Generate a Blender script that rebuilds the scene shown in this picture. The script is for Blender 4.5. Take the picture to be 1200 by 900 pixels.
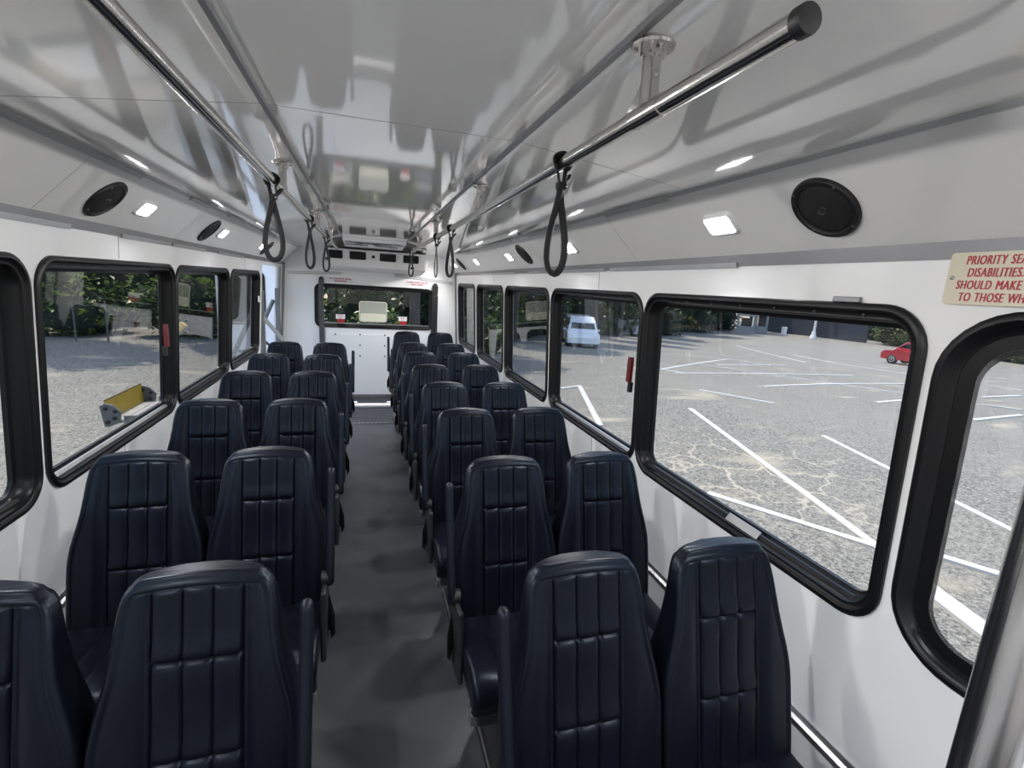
import bpy, bmesh, math, random
from mathutils import Vector, Matrix, Euler
from mathutils.geometry import tessellate_polygon

for o in list(bpy.data.objects):
    bpy.data.objects.remove(o)
S = bpy.context.scene
COL = S.collection
random.seed(7)

# ------------------------------------------------------------------ camera
# the bus runs along +Y (towards its rear), X to the right, floor at z = 0
YAW, PITCH, ROLL, FPX = 0.294494, 0.193994, 0.060607, 575.0
cam_d = bpy.data.cameras.new('camera')
cam_d.sensor_fit = 'HORIZONTAL'
cam_d.sensor_width = 36.0
cam_d.lens = FPX / 1200.0 * 36.0
cam_d.clip_start = 0.02
cam_d.clip_end = 500
cam = bpy.data.objects.new('camera', cam_d)
COL.objects.link(cam)
cy, sy, cp, sp = math.cos(YAW), math.sin(YAW), math.cos(PITCH), math.sin(PITCH)
F = Vector((sy*cp, cy*cp, -sp)); Rr = Vector((cy, -sy, 0)); U = Rr.cross(F)
R2 = math.cos(ROLL)*Rr + math.sin(ROLL)*U
U2 = -math.sin(ROLL)*Rr + math.cos(ROLL)*U
mw = Matrix.Identity(4)
for i in range(3):
    mw[i][0], mw[i][1], mw[i][2] = R2[i], U2[i], -F[i]
mw[2][3] = 1.62
cam.matrix_world = mw
S.camera = cam

# ------------------------------------------------------------------ light
W = bpy.data.worlds.new('sky'); S.world = W
W.use_nodes = True
wn = W.node_tree.nodes; wl = W.node_tree.links
sky = wn.new('ShaderNodeTexSky')
sky.sky_type = 'NISHITA'; sky.sun_disc = False
sky.sun_elevation = math.radians(66); sky.sun_rotation = math.radians(-25)
sky.air_density = 1.0; sky.dust_density = 1.5
bg = wn['Background']; bg.inputs[1].default_value = 0.52
wl.new(sky.outputs[0], bg.inputs[0])
sd = bpy.data.lights.new('sun', 'SUN'); sd.energy = 5.6; sd.angle = math.radians(0.6)
sd.color = (1.0, 0.94, 0.85)
sun = bpy.data.objects.new('sun', sd); COL.objects.link(sun)
to_sun = Vector((-0.20, 0.34, 0.92)).normalized()
sun.rotation_euler = to_sun.to_track_quat('Z', 'Y').to_euler()
sun.location = (-10, 20, 40)
LED = 60.0
LAMP_W = 7.6
V = S.view_settings
V.view_transform = 'Standard'; V.look = 'None'; V.gamma = 1.0; V.use_curve_mapping = False
V.exposure = 0.16

# ------------------------------------------------------------------ materials
def M_(name, col, rough=0.5, metal=0.0, noise=None, bump=None, coat=0.0, spec=0.5, emit=None, tint=None):
    """noise=(scale, amount) colour mottling, bump=(scale, strength[, stretch])"""
    m = bpy.data.materials.new(name); m.use_nodes = True
    n = m.node_tree.nodes; l = m.node_tree.links
    b = n['Principled BSDF']
    b.inputs['Base Color'].default_value = (*col, 1)
    b.inputs['Roughness'].default_value = rough
    b.inputs['Metallic'].default_value = metal
    b.inputs['Specular IOR Level'].default_value = spec
    b.inputs['Coat Weight'].default_value = coat
    b.inputs['Coat Roughness'].default_value = 0.05
    if tint: b.inputs['Specular Tint'].default_value = (*tint, 1)
    if emit:
        b.inputs['Emission Color'].default_value = (*emit[0], 1)
        b.inputs['Emission Strength'].default_value = emit[1]
    tc = n.new('ShaderNodeTexCoord')
    if noise:
        nt = n.new('ShaderNodeTexNoise'); nt.inputs['Scale'].default_value = noise[0]
        nt.inputs['Detail'].default_value = 4
        l.new(tc.outputs['Object'], nt.inputs['Vector'])
        mx = n.new('ShaderNodeMix'); mx.data_type = 'RGBA'
        a = noise[1]
        mx.inputs[6].default_value = (*[c*(1-a) for c in col], 1)
        mx.inputs[7].default_value = (*[min(1, c*(1+a)) for c in col], 1)
        l.new(nt.outputs['Fac'], mx.inputs[0]); l.new(mx.outputs[2], b.inputs['Base Color'])
    if bump:
        bt = n.new('ShaderNodeTexNoise'); bt.inputs['Scale'].default_value = bump[0]
        bt.inputs['Detail'].default_value = 3
        if len(bump) > 2:
            mp = n.new('ShaderNodeMapping'); mp.inputs['Scale'].default_value = bump[2]
            l.new(tc.outputs['Object'], mp.inputs['Vector']); l.new(mp.outputs[0], bt.inputs['Vector'])
        else:
            l.new(tc.outputs['Object'], bt.inputs['Vector'])
        bp = n.new('ShaderNodeBump'); bp.inputs['Strength'].default_value = bump[1]
        bp.inputs['Distance'].default_value = 0.01
        l.new(bt.outputs['Fac'], bp.inputs['Height']); l.new(bp.outputs[0], b.inputs['Normal'])
    return m

WHITE = M_('wall_white', (0.87, 0.865, 0.87), 0.30, noise=(2.0, 0.03), bump=(60, 0.03), coat=0.15)
CEIL = M_('ceiling_white', (0.90, 0.893, 0.875), 0.07, noise=(1.5, 0.02), bump=(7, 0.035), coat=1.0)
CEIL.node_tree.nodes['Principled BSDF'].inputs['Coat IOR'].default_value = 1.75
COVE = M_('cove_white', (0.82, 0.81, 0.80), 0.30, noise=(1.5, 0.02), bump=(40, 0.03), coat=0.1)
FLOOR = M_('floor_vinyl', (0.046, 0.049, 0.056), 0.32, noise=(300, 0.35), bump=(500, 0.12))
VINYL = M_('navy_vinyl', (0.0036, 0.0044, 0.0080), 0.32, noise=(9, 0.25), bump=(420, 0.08), spec=0.22, tint=(0.72, 0.84, 1.0))
VINYLD = M_('navy_vinyl_side', (0.004, 0.0047, 0.008), 0.42, noise=(9, 0.2), bump=(420, 0.10), spec=0.25, tint=(0.72, 0.84, 1.0))
BLACKP = M_('black_plastic', (0.012, 0.012, 0.013), 0.45, noise=(30, 0.2))
RUBBER = M_('black_frame', (0.006, 0.006, 0.007), 0.36, noise=(20, 0.2), spec=0.30)
WEB = M_('black_webbing', (0.008, 0.008, 0.009), 0.7, bump=(300, 0.2))
GREYWEB = M_('grey_webbing', (0.07, 0.07, 0.075), 0.6, bump=(300, 0.2))
STEEL = M_('brushed_steel', (0.62, 0.60, 0.58), 0.20, 1.0, noise=(14, 0.08), bump=(40, 0.03, (8, 8, 0.3)))
STEELY = M_('brushed_steel_rail', (0.66, 0.64, 0.61), 0.18, 1.0, noise=(14, 0.08), bump=(40, 0.02, (8, 0.3, 8)))
ALU = M_('aluminium_trim', (0.55, 0.55, 0.56), 0.34, 1.0, noise=(8, 0.10))
ALUG = M_('grey_trim', (0.22, 0.22, 0.23), 0.38, 0.6, noise=(8, 0.10))
SCREW = M_('screw_metal', (0.45, 0.45, 0.45), 0.3, 1.0, noise=(80, 0.1))
TRIMW = M_('pale_trim', (0.50, 0.50, 0.50), 0.35, 0.15, noise=(8, 0.06))
DARKGAP = M_('dark_gap', (0.02, 0.02, 0.02), 0.8, noise=(10, 0.2))
LEDM = M_('led_diffuser', (0.9, 0.9, 0.9), 0.4, emit=((0.95, 0.97, 1.0), LED))
LEDF = M_('led_rim', (0.85, 0.85, 0.86), 0.3, noise=(20, 0.02))
SIGNB = M_('sign_cream', (0.66, 0.60, 0.46), 0.40, noise=(12, 0.05))
REDT = M_('red_print', (0.42, 0.015, 0.03), 0.5, noise=(40, 0.1))
REDP = M_('red_plastic', (0.11, 0.012, 0.016), 0.4, noise=(20, 0.2))
WHITEP = M_('white_plastic', (0.78, 0.77, 0.77), 0.4, noise=(10, 0.03))
STICK = M_('white_sticker', (0.85, 0.82, 0.82), 0.5, noise=(30, 0.04))
YEL = M_('yellow_paint', (0.50, 0.34, 0.03), 0.45, noise=(7, 0.12))
GREYP = M_('lift_grey', (0.14, 0.145, 0.15), 0.45, 0.3, noise=(14, 0.2))
GRATE = M_('lift_grating', (0.42, 0.43, 0.44), 0.45, 0.6, noise=(60, 0.35))
LINE = M_('line_paint', (0.52, 0.52, 0.50), 0.7, noise=(3, 0.12))
BARK = M_('bark', (0.075, 0.062, 0.052), 0.9, noise=(6, 0.4), bump=(14, 0.6))
REDCAR = M_('red_car_paint', (0.36, 0.012, 0.022), 0.25, noise=(2, 0.05), coat=0.8)
WHITECAR = M_('white_car_paint', (0.72, 0.74, 0.78), 0.25, noise=(2, 0.03), coat=0.8)
BLUECAR = M_('pale_blue_car_paint', (0.42, 0.52, 0.66), 0.25, noise=(2, 0.03), coat=0.8)
TYRE = M_('tyre', (0.015, 0.015, 0.016), 0.8, noise=(20, 0.2))
DGLASS = M_('dark_car_glass', (0.012, 0.014, 0.016), 0.06, noise=(3, 0.1))
GREYB = M_('booth_grey', (0.26, 0.275, 0.29), 0.7, noise=(3, 0.12))
FENCEM = M_('fence_metal', (0.10, 0.105, 0.11), 0.6, 0.4, noise=(8, 0.2))
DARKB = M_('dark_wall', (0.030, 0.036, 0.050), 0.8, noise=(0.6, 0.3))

def glass_mat(name, tint):
    m = bpy.data.materials.new(name); m.use_nodes = True
    n = m.node_tree.nodes; l = m.node_tree.links; n.clear()
    out = n.new('ShaderNodeOutputMaterial'); mix = n.new('ShaderNodeMixShader')
    t = n.new('ShaderNodeBsdfTransparent'); t.inputs[0].default_value = (*tint, 1)
    g = n.new('ShaderNodeBsdfGlossy'); g.inputs['Roughness'].default_value = 0.0
    lw = n.new('ShaderNodeLayerWeight'); lw.inputs['Blend'].default_value = 0.5
    pw = n.new('ShaderNodeMath'); pw.operation = 'POWER'; pw.inputs[1].default_value = 5.0
    ma = n.new('ShaderNodeMath'); ma.operation = 'MULTIPLY_ADD'
    ma.inputs[1].default_value = 0.92; ma.inputs[2].default_value = 0.045
    l.new(lw.outputs['Facing'], pw.inputs[0]); l.new(pw.outputs[0], ma.inputs[0])
    l.new(ma.outputs[0], mix.inputs[0]); l.new(t.outputs[0], mix.inputs[1]); l.new(g.outputs[0], mix.inputs[2])
    l.new(mix.outputs[0], out.inputs[0])
    return m
GLASS = glass_mat('tinted_glass', (0.825, 0.82, 0.80))

def lens_mat():
    m = bpy.data.materials.new('lens_plastic'); m.use_nodes = True
    n = m.node_tree.nodes; l = m.node_tree.links
    b = n['Principled BSDF']; b.inputs['Roughness'].default_value = 0.35
    b.inputs['Base Color'].default_value = (0.75, 0.75, 0.70, 1)
    out = n['Material Output']
    tr = n.new('ShaderNodeBsdfTransparent'); tr.inputs[0].default_value = (0.9, 0.9, 0.88, 1)
    tl = n.new('ShaderNodeBsdfTranslucent'); tl.inputs[0].default_value = (0.85, 0.83, 0.75, 1)
    mx = n.new('ShaderNodeMixShader'); mx.inputs[0].default_value = 0.68
    m2 = n.new('ShaderNodeMixShader'); m2.inputs[0].default_value = 0.45
    tc = n.new('ShaderNodeTexCoord'); wv = n.new('ShaderNodeTexWave'); wv.wave_type = 'RINGS'
    wv.inputs['Scale'].default_value = 60
    bp = n.new('ShaderNodeBump'); bp.inputs['Strength'].default_value = 0.1
    l.new(tc.outputs['Object'], wv.inputs['Vector']); l.new(wv.outputs['Fac'], bp.inputs['Height'])
    l.new(bp.outputs[0], b.inputs['Normal'])
    l.new(tl.outputs[0], m2.inputs[2]); l.new(b.outputs[0], m2.inputs[1])
    l.new(m2.outputs[0], mx.inputs[1]); l.new(tr.outputs[0], mx.inputs[2])
    l.new(mx.outputs[0], out.inputs[0])
    return m
LENS = lens_mat()
CREAM = M_('cream_lens', (0.80, 0.76, 0.62), 0.4, noise=(8, 0.06))

def frit_mat():
    """black printed border that breaks up into dots towards the clear glass"""
    m = bpy.data.materials.new('dot_screen'); m.use_nodes = True
    n = m.node_tree.nodes; l = m.node_tree.links
    b = n['Principled BSDF']; b.inputs['Base Color'].default_value = (0.010, 0.010, 0.012, 1)
    b.inputs['Roughness'].default_value = 0.35
    out = n['Material Output']
    tc = n.new('ShaderNodeTexCoord'); mp = n.new('ShaderNodeMapping')
    mp.inputs['Rotation'].default_value = (math.radians(45), 0, 0)
    vo = n.new('ShaderNodeTexVoronoi'); vo.inputs['Scale'].default_value = 300
    vo.inputs['Randomness'].default_value = 0.0
    l.new(tc.outputs['Object'], mp.inputs[0]); l.new(mp.outputs[0], vo.inputs['Vector'])
    gt = n.new('ShaderNodeMath'); gt.operation = 'GREATER_THAN'; gt.inputs[1].default_value = 0.52
    l.new(vo.outputs['Distance'], gt.inputs[0])
    tr = n.new('ShaderNodeBsdfTransparent'); mx = n.new('ShaderNodeMixShader')
    l.new(gt.outputs[0], mx.inputs[0]); l.new(b.outputs[0], mx.inputs[1]); l.new(tr.outputs[0], mx.inputs[2])
    l.new(mx.outputs[0], out.inputs[0])
    return m
DOTS = frit_mat()

def leaf_mat(name, c1, c2, c3):
    m = bpy.data.materials.new(name); m.use_nodes = True
    n = m.node_tree.nodes; l = m.node_tree.links; n.clear()
    out = n.new('ShaderNodeOutputMaterial')
    tc = n.new('ShaderNodeTexCoord'); nt = n.new('ShaderNodeTexNoise'); nt.inputs['Scale'].default_value = 2.3
    nt.inputs['Detail'].default_value = 6
    oi = n.new('ShaderNodeObjectInfo')
    ad = n.new('ShaderNodeMath'); ad.operation = 'MULTIPLY_ADD'; ad.inputs[1].default_value = 0.25
    l.new(oi.outputs['Random'], ad.inputs[0]); l.new(nt.outputs['Fac'], ad.inputs[2])
    cr = n.new('ShaderNodeValToRGB')
    cr.color_ramp.elements[0].position = 0.38; cr.color_ramp.elements[0].color = (*c1, 1)
    cr.color_ramp.elements[1].position = 0.85; cr.color_ramp.elements[1].color = (*c3, 1)
    e = cr.color_ramp.elements.new(0.6); e.color = (*c2, 1)
    l.new(tc.outputs['Object'], nt.inputs['Vector']); l.new(ad.outputs[0], cr.inputs[0])
    d = n.new('ShaderNodeBsdfDiffuse'); t = n.new('ShaderNodeBsdfTranslucent')
    g = n.new('ShaderNodeBsdfGlossy'); g.inputs['Roughness'].default_value = 0.4
    l.new(cr.outputs[0], d.inputs[0]); l.new(cr.outputs[0], t.inputs[0])
    m1 = n.new('ShaderNodeMixShader'); m1.inputs[0].default_value = 0.5
    m2 = n.new('ShaderNodeMixShader'); m2.inputs[0].default_value = 0.06
    l.new(d.outputs[0], m1.inputs[1]); l.new(t.outputs[0], m1.inputs[2])
    l.new(m1.outputs[0], m2.inputs[1]); l.new(g.outputs[0], m2.inputs[2]); l.new(m2.outputs[0], out.inputs[0])
    return m
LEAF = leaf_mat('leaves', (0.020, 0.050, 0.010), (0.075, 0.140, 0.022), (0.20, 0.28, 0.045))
LEAF_SHADE = leaf_mat('shade_toned_leaves', (0.010, 0.024, 0.008), (0.022, 0.050, 0.014), (0.06, 0.10, 0.03))  # darker leaf tones with the shade of the wood painted in
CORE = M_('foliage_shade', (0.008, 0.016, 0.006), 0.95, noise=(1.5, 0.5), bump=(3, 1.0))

def asphalt_mat():
    m = bpy.data.materials.new('asphalt'); m.use_nodes = True
    n = m.node_tree.nodes; l = m.node_tree.links
    b = n['Principled BSDF']; b.inputs['Roughness'].default_value = 0.9
    tc = n.new('ShaderNodeTexCoord')
    def noise(sc, det=4, rough=0.5):
        t = n.new('ShaderNodeTexNoise'); t.inputs['Scale'].default_value = sc; t.inputs['Detail'].default_value = det
        t.inputs['Roughness'].default_value = rough
        l.new(tc.outputs['Object'], t.inputs['Vector']); return t.outputs['Fac']
    def ramp(fac, p0, p1, c0=(0, 0, 0), c1=(1, 1, 1)):
        r = n.new('ShaderNodeValToRGB'); r.color_ramp.elements[0].position = p0; r.color_ramp.elements[1].position = p1
        r.color_ramp.elements[0].color = (*c0, 1); r.color_ramp.elements[1].color = (*c1, 1)
        l.new(fac, r.inputs[0]); return r.outputs[0]
    def mixc(f, a, bb):
        x = n.new('ShaderNodeMix'); x.data_type = 'RGBA'
        l.new(f, x.inputs[0])
        for i, c in ((6, a), (7, bb)):
            if isinstance(c, tuple): x.inputs[i].default_value = (*c, 1)
            else: l.new(c, x.inputs[i])
        return x.outputs[2]
    def math_(op, a, bb):
        x = n.new('ShaderNodeMath'); x.operation = op
        for i, c in ((0, a), (1, bb)):
            if isinstance(c, (int, float)): x.inputs[i].default_value = c
            else: l.new(c, x.inputs[i])
        return x.outputs[0]
    grain = ramp(noise(24, 10, 0.9), 0.43, 0.57, (0.040, 0.040, 0.039), (0.33, 0.32, 0.285))
    patch = ramp(noise(0.35, 5), 0.45, 0.75)
    c = mixc(math_('MULTIPLY', patch, 0.30), grain, (0.27, 0.26, 0.225))
    # sandy drifts
    mp = n.new('ShaderNodeMapping'); mp.inputs['Scale'].default_value = (0.5, 1.3, 1); mp.inputs['Rotation'].default_value = (0, 0, 0.6)
    l.new(tc.outputs['Object'], mp.inputs[0])
    sn = n.new('ShaderNodeTexNoise'); sn.inputs['Scale'].default_value = 0.8; sn.inputs['Detail'].default_value = 8
    l.new(mp.outputs[0], sn.inputs['Vector'])
    sand = ramp(sn.outputs['Fac'], 0.60, 0.72)
    c = mixc(math_('MULTIPLY', sand, 0.75), c, (0.40, 0.37, 0.28))
    # cracks filled with sand, in a worn area beside the bus
    vm = n.new('ShaderNodeMapping'); vm.inputs['Location'].default_value = (-5.6, -5.6, 0)
    vm.inputs['Rotation'].default_value = (0, 0, 0.0)
    l.new(tc.outputs['Object'], vm.inputs[0])
    ln = n.new('ShaderNodeVectorMath'); ln.operation = 'LENGTH'; l.new(vm.outputs[0], ln.inputs[0])
    area = ramp(ln.outputs['Value'], 0.0, 1.0)
    mr = n.new('ShaderNodeMapRange'); mr.inputs['From Min'].default_value = 1.0; mr.inputs['From Max'].default_value = 2.6
    mr.inputs['To Min'].default_value = 1.0; mr.inputs['To Max'].default_value = 0.0
    l.new(ln.outputs['Value'], mr.inputs['Value'])
    vo = n.new('ShaderNodeTexVoronoi'); vo.feature = 'DISTANCE_TO_EDGE'; vo.inputs['Scale'].default_value = 1.7
    wob = n.new('ShaderNodeTexNoise'); wob.inputs['Scale'].default_value = 2.5; wob.inputs['Detail'].default_value = 4
    l.new(tc.outputs['Object'], wob.inputs['Vector'])
    mv = n.new('ShaderNodeMix'); mv.data_type = 'VECTOR'; mv.inputs[0].default_value = 0.32
    l.new(tc.outputs['Object'], mv.inputs[4]); l.new(wob.outputs['Color'], mv.inputs[5])
    l.new(mv.outputs[1], vo.inputs['Vector'])
    crk = ramp(vo.outputs['Distance'], 0.008, 0.028, (1, 1, 1), (0, 0, 0))
    crf = math_('MULTIPLY', math_('MULTIPLY', crk, mr.outputs[0]), 0.8)
    c = mixc(crf, c, (0.46, 0.43, 0.34))
    l.new(c, b.inputs['Base Color'])
    bp = n.new('ShaderNodeBump'); bp.inputs['Strength'].default_value = 0.4; bp.inputs['Distance'].default_value = 0.01
    l.new(noise(26, 6, 0.8), bp.inputs['Height']); l.new(bp.outputs[0], b.inputs['Normal'])
    return m
ASPHALT = asphalt_mat()

# ------------------------------------------------------------------ mesh helpers
class MB:
    def __init__(s): s.v = []; s.f = []; s.mi = []
    def add(s, vs, fs, mi=0):
        o = len(s.v); s.v += [tuple(v) for v in vs]
        s.f += [tuple(i+o for i in f) for f in fs]; s.mi += [mi]*len(fs)
    def box(s, c, d, mi=0, rot=None, bev=0.0):
        x, y, z = d[0]/2, d[1]/2, d[2]/2
        if bev <= 0:
            vs = [Vector((a*x, b*y, e*z)) for a in (-1, 1) for b in (-1, 1) for e in (-1, 1)]
            fs = [(0, 1, 3, 2), (4, 6, 7, 5), (0, 4, 5, 1), (2, 3, 7, 6), (0, 2, 6, 4), (1, 5, 7, 3)]
        else:
            bm = bmesh.new(); bmesh.ops.create_cube(bm, size=1)
            bmesh.ops.scale(bm, vec=d, verts=bm.verts)
            bmesh.ops.bevel(bm, geom=bm.edges[:], offset=bev, segments=2, affect='EDGES', profile=0.5)
            bm.verts.index_update()
            vs = [v.co.copy() for v in bm.verts]; fs = [tuple(v.index for v in f.verts) for f in bm.faces]; bm.free()
        if rot is not None: vs = [rot @ v for v in vs]
        s.add([v + Vector(c) for v in vs], fs, mi)
    def tube(s, pts, r, n=12, mi=0, closed=False, rx=None, cap=True):
        """r radius (or list); rx = (ru, rv) flattening using a fixed up axis"""
        pts = [Vector(p) for p in pts]; N = len(pts); vs = []; fs = []
        prev = None
        for i, p in enumerate(pts):
            if closed: t = (pts[(i+1) % N]-pts[i-1]).normalized()
            else: t = (pts[min(i+1, N-1)]-pts[max(i-1, 0)]).normalized()
            if prev is None:
                a = Vector((0, 0, 1)) if abs(t.z) < 0.9 else Vector((0, 1, 0))
                if rx is not None and len(rx) > 2: a = Vector(rx[2])
                u = (a - a.dot(t)*t).normalized()
            else:
                u = (prev - prev.dot(t)*t).normalized()
            prev = u; w = t.cross(u)
            rr = r[i] if isinstance(r, (list, tuple)) else r
            sc = rr if (rx is not None and isinstance(r, (list, tuple))) else 1.0
            ru, rv = (rr, rr) if rx is None else (rx[0]*sc, rx[1]*sc)
            for k in range(n):
                a = 2*math.pi*k/n
                vs.append(p + u*ru*math.cos(a) + w*rv*math.sin(a))
        M = N if closed else N-1
        for i in range(M):
            j = (i+1) % N
            for k in range(n):
                k2 = (k+1) % n
                fs.append((i*n+k, i*n+k2, j*n+k2, j*n+k))
        if cap and not closed:
            fs.append(tuple(range(n))[::-1]); fs.append(tuple((N-1)*n+k for k in range(n)))
        s.add(vs, fs, mi)
    def lathe(s, prof, n=24, mi=0, mat=None):
        """prof list (r, z) about local z"""
        vs = []; fs = []
        for r, z in prof:
            for k in range(n):
                a = 2*math.pi*k/n; vs.append(Vector((r*math.cos(a), r*math.sin(a), z)))
        for i in range(len(prof)-1):
            for k in range(n):
                k2 = (k+1) % n; fs.append((i*n+k, i*n+k2, (i+1)*n+k2, (i+1)*n+k))
        fs.append(tuple(range(n))[::-1]); fs.append(tuple((len(prof)-1)*n+k for k in range(n)))
        if mat is not None: vs = [mat @ v for v in vs]
        s.add(vs, fs, mi)
    def prism(s, poly, y0, y1, mi=0, fn=None):
        """poly of (a, b); default extrude along y with a->x, b->z"""
        if fn is None: fn = lambda a, b, d: (a, d, b)
        n = len(poly)
        vs = [fn(a, b, y0) for a, b in poly] + [fn(a, b, y1) for a, b in poly]
        fs = [tuple(range(n)), tuple(range(2*n-1, n-1, -1))]
        for i in range(n):
            j = (i+1) % n; fs.append((i, i+n, j+n, j))
        s.add(vs, fs, mi)
    def build(s, name, mats, parent=None, smooth=False, fix=True, angle=40):
        me = bpy.data.meshes.new(name); me.from_pydata(s.v, [], s.f)
        if not isinstance(mats, (list, tuple)): mats = [mats]
        for m in mats: me.materials.append(m)
        me.polygons.foreach_set('material_index', s.mi)
        if fix:
            bm = bmesh.new(); bm.from_mesh(me); bmesh.ops.recalc_face_normals(bm, faces=bm.faces[:]); bm.to_mesh(me); bm.free()
        if smooth:
            me.polygons.foreach_set('use_smooth', [True]*len(me.polygons))
            me.set_sharp_from_angle(angle=math.radians(angle))
        me.update()
        o = bpy.data.objects.new(name, me); COL.objects.link(o)
        if parent: o.parent = parent
        return o

def empty(name, loc=(0, 0, 0), label=None, cat=None, group=None, kind=None, parent=None):
    o = bpy.data.objects.new(name, None); COL.objects.link(o); o.location = loc
    o.empty_display_size = 0.05
    if parent: o.parent = parent
    return tag(o, label, cat, group, kind)
def tag(o, label=None, cat=None, group=None, kind=None):
    if label: o['label'] = label
    if cat: o['category'] = cat
    if group: o['group'] = group
    if kind: o['kind'] = kind
    return o
def kids(o): return [c for c in bpy.data.objects if c.parent == o]
def copy_tree(o, parent=None):
    c = o.copy(); COL.objects.link(c); c.parent = parent
    for ch in kids(o): copy_tree(ch, c)
    return c
ORD = ['first', 'second', 'third', 'fourth', 'fifth', 'sixth', 'seventh', 'eighth']

def rrect(a0, a1, b0, b1, r, n=8):
    pts = []
    for (ca, cb, s0) in ((a1-r, b1-r, 0), (a0+r, b1-r, 90), (a0+r, b0+r, 180), (a1-r, b0+r, 270)):
        for k in range(n+1):
            t = math.radians(s0 + 90*k/n); pts.append((ca+r*math.cos(t), cb+r*math.sin(t)))
    return pts
def plate(mb, outer, holes, fn, d0, d1, mi=0):
    """flat plate with holes; fn(a, b, d) -> xyz"""
    loops = [outer]+holes
    flat = [p for lp in loops for p in lp]
    tri = tessellate_polygon([[Vector((p[0], p[1], 0)) for p in lp] for lp in loops])
    n = len(flat)
    vs = [fn(a, b, d0) for a, b in flat]+[fn(a, b, d1) for a, b in flat]
    fs = [tuple(t) for t in tri]+[tuple(i+n for i in t[::-1]) for t in tri]
    o = 0
    for lp in loops:
        m = len(lp)
        for i in range(m):
            j = (i+1) % m; fs.append((o+i, o+j, o+j+n, o+i+n))
        o += m
    mb.add(vs, fs, mi)

# ------------------------------------------------------------------ bus body
YF, YR = -1.75, 6.90
LEAN = 0.051
def xr(z): return 1.216-LEAN*(z-1.18)
def xl(z): return -1.036+LEAN*(z-1.18)
def fr(a, b, d): return (xr(b)-d, a, b)      # right wall, d = inward
def fl(a, b, d): return (xl(b)+d, a, b)

floor = MB(); floor.box((0.09, (YF+YR)/2, -0.03), (2.36, YR-YF, 0.06))
floor = tag(floor.build('floor', FLOOR), 'dark grey speckled vinyl floor of the bus aisle', kind='structure')
# rear threshold: studded nosing strip
t = MB(); t.box((0.09, 5.633, 0.002), (1.3, 0.03, 0.004))
strip = t.build('threshold_strip', ALUG, floor)
t = MB()
for k in range(26): t.lathe([(0.008, 0.0), (0.007, 0.003), (0.002, 0.0045)], 8, 0, Matrix.Translation((-0.5+k*0.047, 5.633, 0.004)))
tag(t.build('studs', STICK, strip), kind='stuff')
t = MB()
for k in range(9): t.box((0.09, 5.72+k*0.085, 0.0015), (1.3, 0.012, 0.003))
tag(t.build('rib', FLOOR, floor), kind='stuff')

t = MB(); t.box((0.09, 6.44, 0.012), (0.50, 0.13, 0.024), bev=0.004); fbar = t.build('sun_strip_bar', STICK, floor)  # white bar added to give the sunlit floor strip its brightness
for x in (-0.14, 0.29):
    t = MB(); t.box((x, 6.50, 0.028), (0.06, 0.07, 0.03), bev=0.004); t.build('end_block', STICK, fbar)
WZ0, WZ1 = 0.815, 1.634
RW = [(-0.42, 0.762), (0.782, 1.962), (1.966+0.0, 3.140), (3.182, 4.315), (4.378, 5.507), (5.628, 6.700)]
RW[2] = (1.974, 3.140)
LW = [(-0.42, 0.755), (0.775, 1.930), (1.958, 3.178), (3.186, 4.318), (4.364, 5.465)]
def hole(w, inset=0.022, r=0.09): return rrect(w[0]+inset, w[1]-inset, WZ0+inset, WZ1-inset, r, 6)
w = MB(); plate(w, [(YF, 0), (YR, 0), (YR, 1.768), (YF, 1.768)], [hole(a) for a in RW], fr, 0, -0.07)
wall_right = tag(w.build('wall_right', WHITE), 'white panelled side wall on the right of the bus', kind='structure')
w = MB(); plate(w, [(YF, 0), (YR, 0), (YR, 1.768), (YF, 1.768)], [hole(a) for a in LW]+[rrect(5.60, 6.78, 0.012, 1.70, 0.03, 3)], fl, 0, -0.07)
wall_left = tag(w.build('wall_left', WHITE), 'white side wall on the left with the lift doorway at its rear', kind='structure')
def joint(parent, fn, y, z0, z1):
    t = MB(); t.add([fn(y+a, z, d) for d in (-0.0005, 0.0006) for a, z in ((-.002, z0), (.002, z0), (.002, z1), (-.002, z1))],
                    [(0, 1, 2, 3), (4, 5, 6, 7), (0, 1, 5, 4), (1, 2, 6, 5), (2, 3, 7, 6), (3, 0, 4, 7)])
    t.build('panel_joint', ALUG, parent)
for y in (2.441, 4.75): joint(wall_right, fr, y, 1.64, 1.735); joint(wall_right, fr, y, 0.02, 0.81)
for y in (2.54, 4.85): joint(wall_left, fl, y, 1.64, 1.735); joint(wall_left, fl, y, 0.02, 0.81)

# rear wall and its window
def fb(a, b, d): return (a, YR-d, b)
RWIN = (-0.646, 0.888, 0.962, 1.530)
w = MB(); plate(w, [(-1.12, 0), (1.29, 0), (1.23, 1.80), (1.0, 2.10), (-0.83, 2.10), (-1.05, 1.80)],
                [rrect(RWIN[0]+.02, RWIN[1]-.02, RWIN[2]+.02, RWIN[3]-.02, 0.07, 6)], fb, 0, -0.07)
wall_rear = tag(w.build('wall_rear', WHITE), 'white rear wall of the bus around the wide back window', kind='structure')
t = MB(); t.box((-0.103, YR-0.004, 0.47), (0.825, 0.008, 0.83), bev=0.003)
pan = tag(t.build('access_panel', WHITE, wall_rear))
for (x, z) in ((-0.08, 0.878), (-0.08, 0.734), (-0.08, 0.589), (-0.394, 0.874), (0.242, 0.877), (0.242, 0.734), (0.242, 0.589), (-0.394, 0.734)):
    t = MB(); t.lathe([(0.011, 0), (0.010, 0.004), (0.004, 0.007)], 10, 0, Matrix.Translation((x, YR-0.008, z)) @ Matrix.Rotation(math.pi/2, 4, 'X'))
    t.build('bolt', BLACKP, pan, True)
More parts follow.
